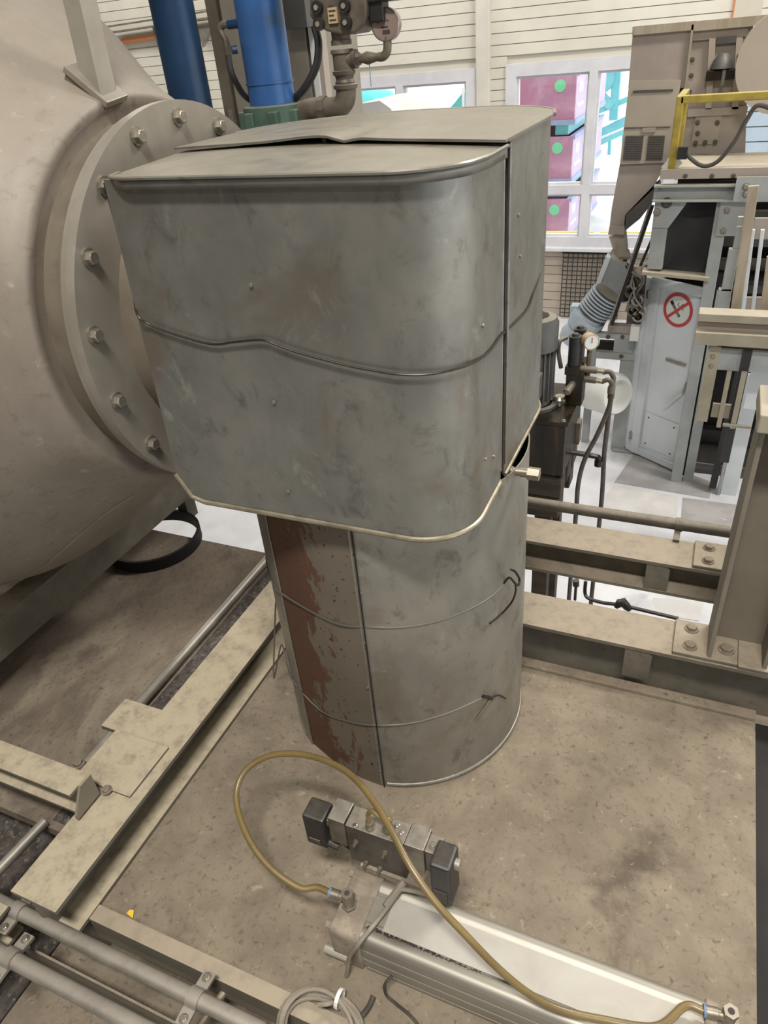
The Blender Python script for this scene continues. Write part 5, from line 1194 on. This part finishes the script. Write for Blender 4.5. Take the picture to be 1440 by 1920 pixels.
poly([(1297, 46), (1413, 40), (1400, 200), (1396, 322), (1250, 335), (1284, 165)], YHh+.03, .5, 'elevator_head', 'hopper', hp_)
poly([(1297, 46), (1301, 46), (1287, 170), (1283, 170)], YHh-.03, .06, 'corner_angle', 'steelb', hp_)
rc(1302, 40, 1434, 47, YHh-.02, .1, 'top_rim', 'wood', hp_)
poly([(1330, 72), (1342, 72), (1334, 205), (1322, 205)], YHh+.0, .03, 'guide_strip', 'hopperl', hp_); poly([(1381, 70), (1393, 70), (1384, 205), (1372, 205)], YHh, .03, 'guide_strip', 'hopperl', hp_)
rc(1344, 70, 1380, 80, YHh-.0, .03, 'dark_slot', 'hopperd', hp_)
rc(1296, 50, 1400, 68, YHh+.005, .02, 'head_band', 'hopper', hp_)
rc(1290, 205, 1400, 214, YHh-.0, .03, 'lower_band', 'hopper', hp_)
rc(1305, 212, 1345, 270, YHh+.015, .02, 'cover_plate', 'hopperl', hp_)
for px, py in ((1308, 230), (1308, 250), (1304, 268), (1322, 267), (1341, 266), (1345, 230), (1298, 112), (1296, 142), (1293, 172), (1404, 140), (1386, 105)): bolt(hp_, at(px, py, Y=YHh+.0), Vector((0, -1, 0)), .011, .012, 'pipedk')
P0 = at(1354, 120, Y=YHh-.05); MB().box(P0.x-.09, P0.x+.09, YHh-.06, YHh+.03, at(1350, 150, Y=YHh).z, at(1350, 130, Y=YHh).z).build('sensor_box', 'oil', hp_, bevel=.005)
MB().lathe([(0, .075), (.05, .06), (.085, .03), (.09, 0)], Vector((P0.x, YHh-.02, at(1350, 128, Y=YHh).z)), Z1, 12).build('sensor_cap', 'motor', hp_, smooth=True)
MB().cyl((P0.x+.02, YHh-.065, at(1350, 150, Y=YHh).z-.03), (P0.x+.02, YHh-.065, at(1350, 130, Y=YHh).z), .012, 8).build('sensor_bolt', 'conduit', hp_)
rc(1380, 0, 1425, 42, YHh+.15, .2, 'chimney', 'wall', hp_)
q = at(1478, 112, Y=YHh-.2); MB().lathe([(-.08, 0), (-.08, .30), (.08, .30), (.08, 0)], q, Y1, 40).build('pulley_guard', 'hopperl', hp_, smooth=True, ang=40)
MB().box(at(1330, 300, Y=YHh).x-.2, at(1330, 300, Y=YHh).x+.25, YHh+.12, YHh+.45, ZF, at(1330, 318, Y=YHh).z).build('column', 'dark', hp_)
# spout pipe below the funnel
sp_ = thing('spout_pipe', at(1158, 470, Y=YHh+.1), 'pale spout pipe with flange under the funnel', 'pipe')
MB().tube([at(1158, 438, Y=YHh+.1), at(1163, 462, Y=YHh+.1), at(1165, 480, Y=YHh+.1)], [.07, .06, .055], 14).build('tube', 'hopperl', sp_, smooth=True)
MB().tube([at(1150, 484, Y=YHh+.1), at(1180, 476, Y=YHh+.1)], .04, 10).build('flange', 'wood', sp_, smooth=True)
MB().tube(smooth_path([at(1162, 485, Y=YHh+.1), at(1160, 505, Y=YHh+.1), at(1168, 530, Y=YHh+.1), at(1175, 560, Y=YHh+.12)], 5), .06, 12).build('flexible_sleeve', 'rubber', sp_, smooth=True)
# railing
yr = thing('yellow_railing', at(1275, 320, Y=YB), 'worn yellow handrail on the machine deck', 'railing')
r0 = at(1276, 187, Y=YB+.02); rzt = r0.z; rxb = dz1-.006
MB().bar((r0.x, YB+.02, rzt), (.95, YB+.02, rzt), .045, .045).build('top_rail', 'rail', yr, bevel=.006)
MB().bar((r0.x, YB+.02, rzt+.02), (r0.x, YB+.02, rxb), .045, .045).build('rail_post', 'rail', yr, bevel=.006)
MB().bar((r0.x, YB+.02, rzt), (r0.x, YB+.5, rzt), .045, .045).build('side_rail', 'rail', yr, bevel=.006)
MB().bar((r0.x, YB+.5, rzt+.02), (r0.x, YB+.5, rxb), .045, .045).build('rail_post', 'rail', yr, bevel=.006)
MB().bar((.9, YB+.02, rzt), (.9, YB+.02, rxb), .045, .045).build('rail_post', 'rail', yr, bevel=.006)
MB().tube(smooth_path([at(1285, 283, Y=YB-.02), at(1295, 297, Y=YB-.02), at(1318, 311, Y=YB-.02), at(1345, 303, Y=YB-.02), at(1375, 268, Y=YB-.02), at(1400, 225, Y=YB-.02), at(1420, 198, Y=YB-.02), at(1450, 205, Y=YB-.02)], 8), .013, 8).build('sagging_cable', 'cabled', smooth=True, label='dark cable sagging below the yellow handrail', cat='cable')
q = at(1280, 287, Y=YB); MB().box(q.x-.03, q.x+.03, YB-.05, YB-.0, q.z-.03, q.z+.04).build('cable_clamp', 'plug', bpy.data.objects['yellow_railing'])
for (a, b, c, d) in ((1245, 318, 1280, 280), (1252, 322, 1275, 300)):
    MB().bar(at(a, b, Y=YB+.1), at(c, d, Y=YB+.1), .05, .02, up=(0, 1, 0)).build('toe_brace', 'doorr', yr)
# sloping conveyor guard with strut and drive motor
cg = thing('conveyor_guard', at(1130, 600, Y=YHh), 'sloping grey conveyor guard left of the machine', 'guard')
poly([(1138, 482), (1150, 486), (1172, 500), (1182, 520), (1150, 575), (1118, 560)], YHh-.05, .12, 'guard_plate', 'steel', cg)
poly([(1136, 480), (1145, 484), (1120, 548), (1113, 544)], YHh-.08, .1, 'guard_edge', 'doorr', cg, bevel=.004)
MB().bar(at(1152, 465, Y=YHh), at(1141, 485, Y=YHh), .02, .02, up=(0, 1, 0)).build('stay', 'conduit', cg)
MB().bar(at(1118, 550, Y=YHh), at(1102, 572, Y=YHh), .025, .02, up=(0, 1, 0)).build('stay', 'doorr', cg)
poly([(1139, 570), (1152, 573), (1128, 620), (1114, 622)], YHh-.2, .06, 'chute_side', 'steelb', cg)
rc(1113, 606, 1125, 624, YHh-.2, .1, 'chute_foot', 'steel', cg)
ds = thing('diagonal_strut', at(1150, 600, Y=YB+.2), 'long dark diagonal strut beside the machine frame', 'strut')
MB().bar(at(1222, 385, Y=YB+.2), at(1146, 608, Y=YB+.2), .035, .05, up=(0, 1, 0)).build('strut_bar', 'dark', ds); MB().bar(at(1219, 385, Y=YB+.19), at(1142, 610, Y=YB+.19), .01, .05, up=(0, 1, 0)).build('bright_edge', 'conduit', ds)
MB().bar(at(1226, 440, Y=YB+.3), at(1200, 500, Y=YB+.3), .02, .02, up=(0, 1, 0)).build('strut_brace', 'plug', ds)
dm = thing('drive_motor', at(1100, 640, Y=YHh-.3), 'pale blue ribbed drive motor below the conveyor guard', 'motor')
YD = YHh-.3; c0 = at(1090, 612, Y=YD); c1 = at(1122, 572, Y=YD); ad = (c1-c0).normalized()
MB().lathe([(-.02, 0), (-.02, .12), (.06, .14), (.10, .14), (.10, .11), (.13, .11)], c0, ad, 24).build('end_bell', 'motorl', dm, smooth=True)
mbb = MB().lathe([(.12, .11), (.34, .11), (.34, 0)], c0, ad, 24).build('stator', 'motor', dm, smooth=True)
for k in range(7): MB().lathe([(.15+k*.027, .11), (.15+k*.027, .128), (.16+k*.027, .128), (.16+k*.027, .11)], c0, ad, 24).build('rib', 'motorl', mbb, smooth=True)
rc(1069, 574, 1083, 598, YD-.02, .1, 'terminal_box', 'motorl', dm, bevel=.006)
MB().lathe([(-.16, .0), (-.16, .10), (-.10, .12), (-.02, .10)], c0, ad, 24).build('gear_housing', 'motorl', dm, smooth=True)
rc(1107, 592, 1120, 600, YD-.1, .1, 'gear_block', 'steel', dm)
# low frame under the drive
lf = thing('motor_stand', at(1140, 700, Y=YHh-.35), 'grey bracket frame carrying the drive motor', 'frame')
YL = YHh-.35
rc(1140, 610, 1181, 625, YL, .08, 'tan_block', 'hopper', lf)
rc(1105, 624, 1185, 638, YL+.02, .06, 'upper_rail', 'steel', lf); rc(1118, 660, 1188, 677, YL+.02, .06, 'lower_rail', 'steel', lf); rc(1152, 636, 1186, 662, YL+.03, .03, 'web_plate', 'steel', lf)
for px, py in ((1140, 632), (1167, 632), (1165, 668)): bolt(lf, at(px, py, Y=YL+.02), Vector((0, -1, 0)), .012, .01, 'pipedk')
a = at(1170, 676, Y=YL+.03); MB().box(a.x-.03, a.x+.08, YL+.03, YL+.09, ZF, a.z).build('stand_leg', 'steel', lf)
a = at(1112, 640, Y=YL+.1); MB().box(a.x-.03, a.x+.03, YL+.1, YL+.16, ZF, a.z).build('stand_leg', 'steel', lf)
rc(1120, 640, 1150, 660, YL+.1, .05, 'dark_gear', 'dark', lf)
# valve cluster behind the door hinge
vc = thing('valve_cluster', at(1190, 590, Y=YB+.3), 'tangle of small valves and thin lines behind the open door', 'valves')
random.seed(21); Yc = YB+.32
MB().box(at(1178, 560, Y=Yc).x, at(1206, 560, Y=Yc).x, Yc+.05, Yc+.09, at(1190, 612, Y=Yc).z, at(1190, 500, Y=Yc).z).build('mount_plate', 'motor', vc)
for px, py in ((1190, 520), (1184, 545), (1196, 560), (1188, 580), (1198, 590)):
    c = at(px, py, Y=Yc); MB().lathe([(-.05, .03), (-.05, .045), (.03, .045), (.05, .03)], c, Y1, 10).build('valve_knob', random.choice(('plug', 'castiron', 'chrome')), vc, smooth=True)
for k in range(8):
    pts = [at(random.uniform(1172, 1206), 500+i*26+random.uniform(-8, 8), Y=Yc-.06+random.uniform(-.03, .03)) for i in range(4)]
    MB().tube(smooth_path(pts, 6), .007, 6).build('thin_line', random.choice(('conduit', 'wire', 'cabled')), vc, smooth=True)
rc(1183, 612, 1196, 640, Yc-.05, .06, 'filter_bowl', 'plastic', vc)
rc(1186, 500, 1206, 520, Yc-.05, .06, 'bracket', 'hopperl', vc)
# white round tub on the floor
wt = at(1140, 770, Y=5.6)
MB().lathe([(-.14, 0), (-.14, .17), (.10, .17), (.14, .15), (.14, .12), (.06, .11), (.06, 0)], at(1136, 735, Y=5.55), Vector((.75, -.6, .15)), 28).build('white_tub', 'plastic', smooth=True, label='white round plastic tub behind the power unit', cat='tub')
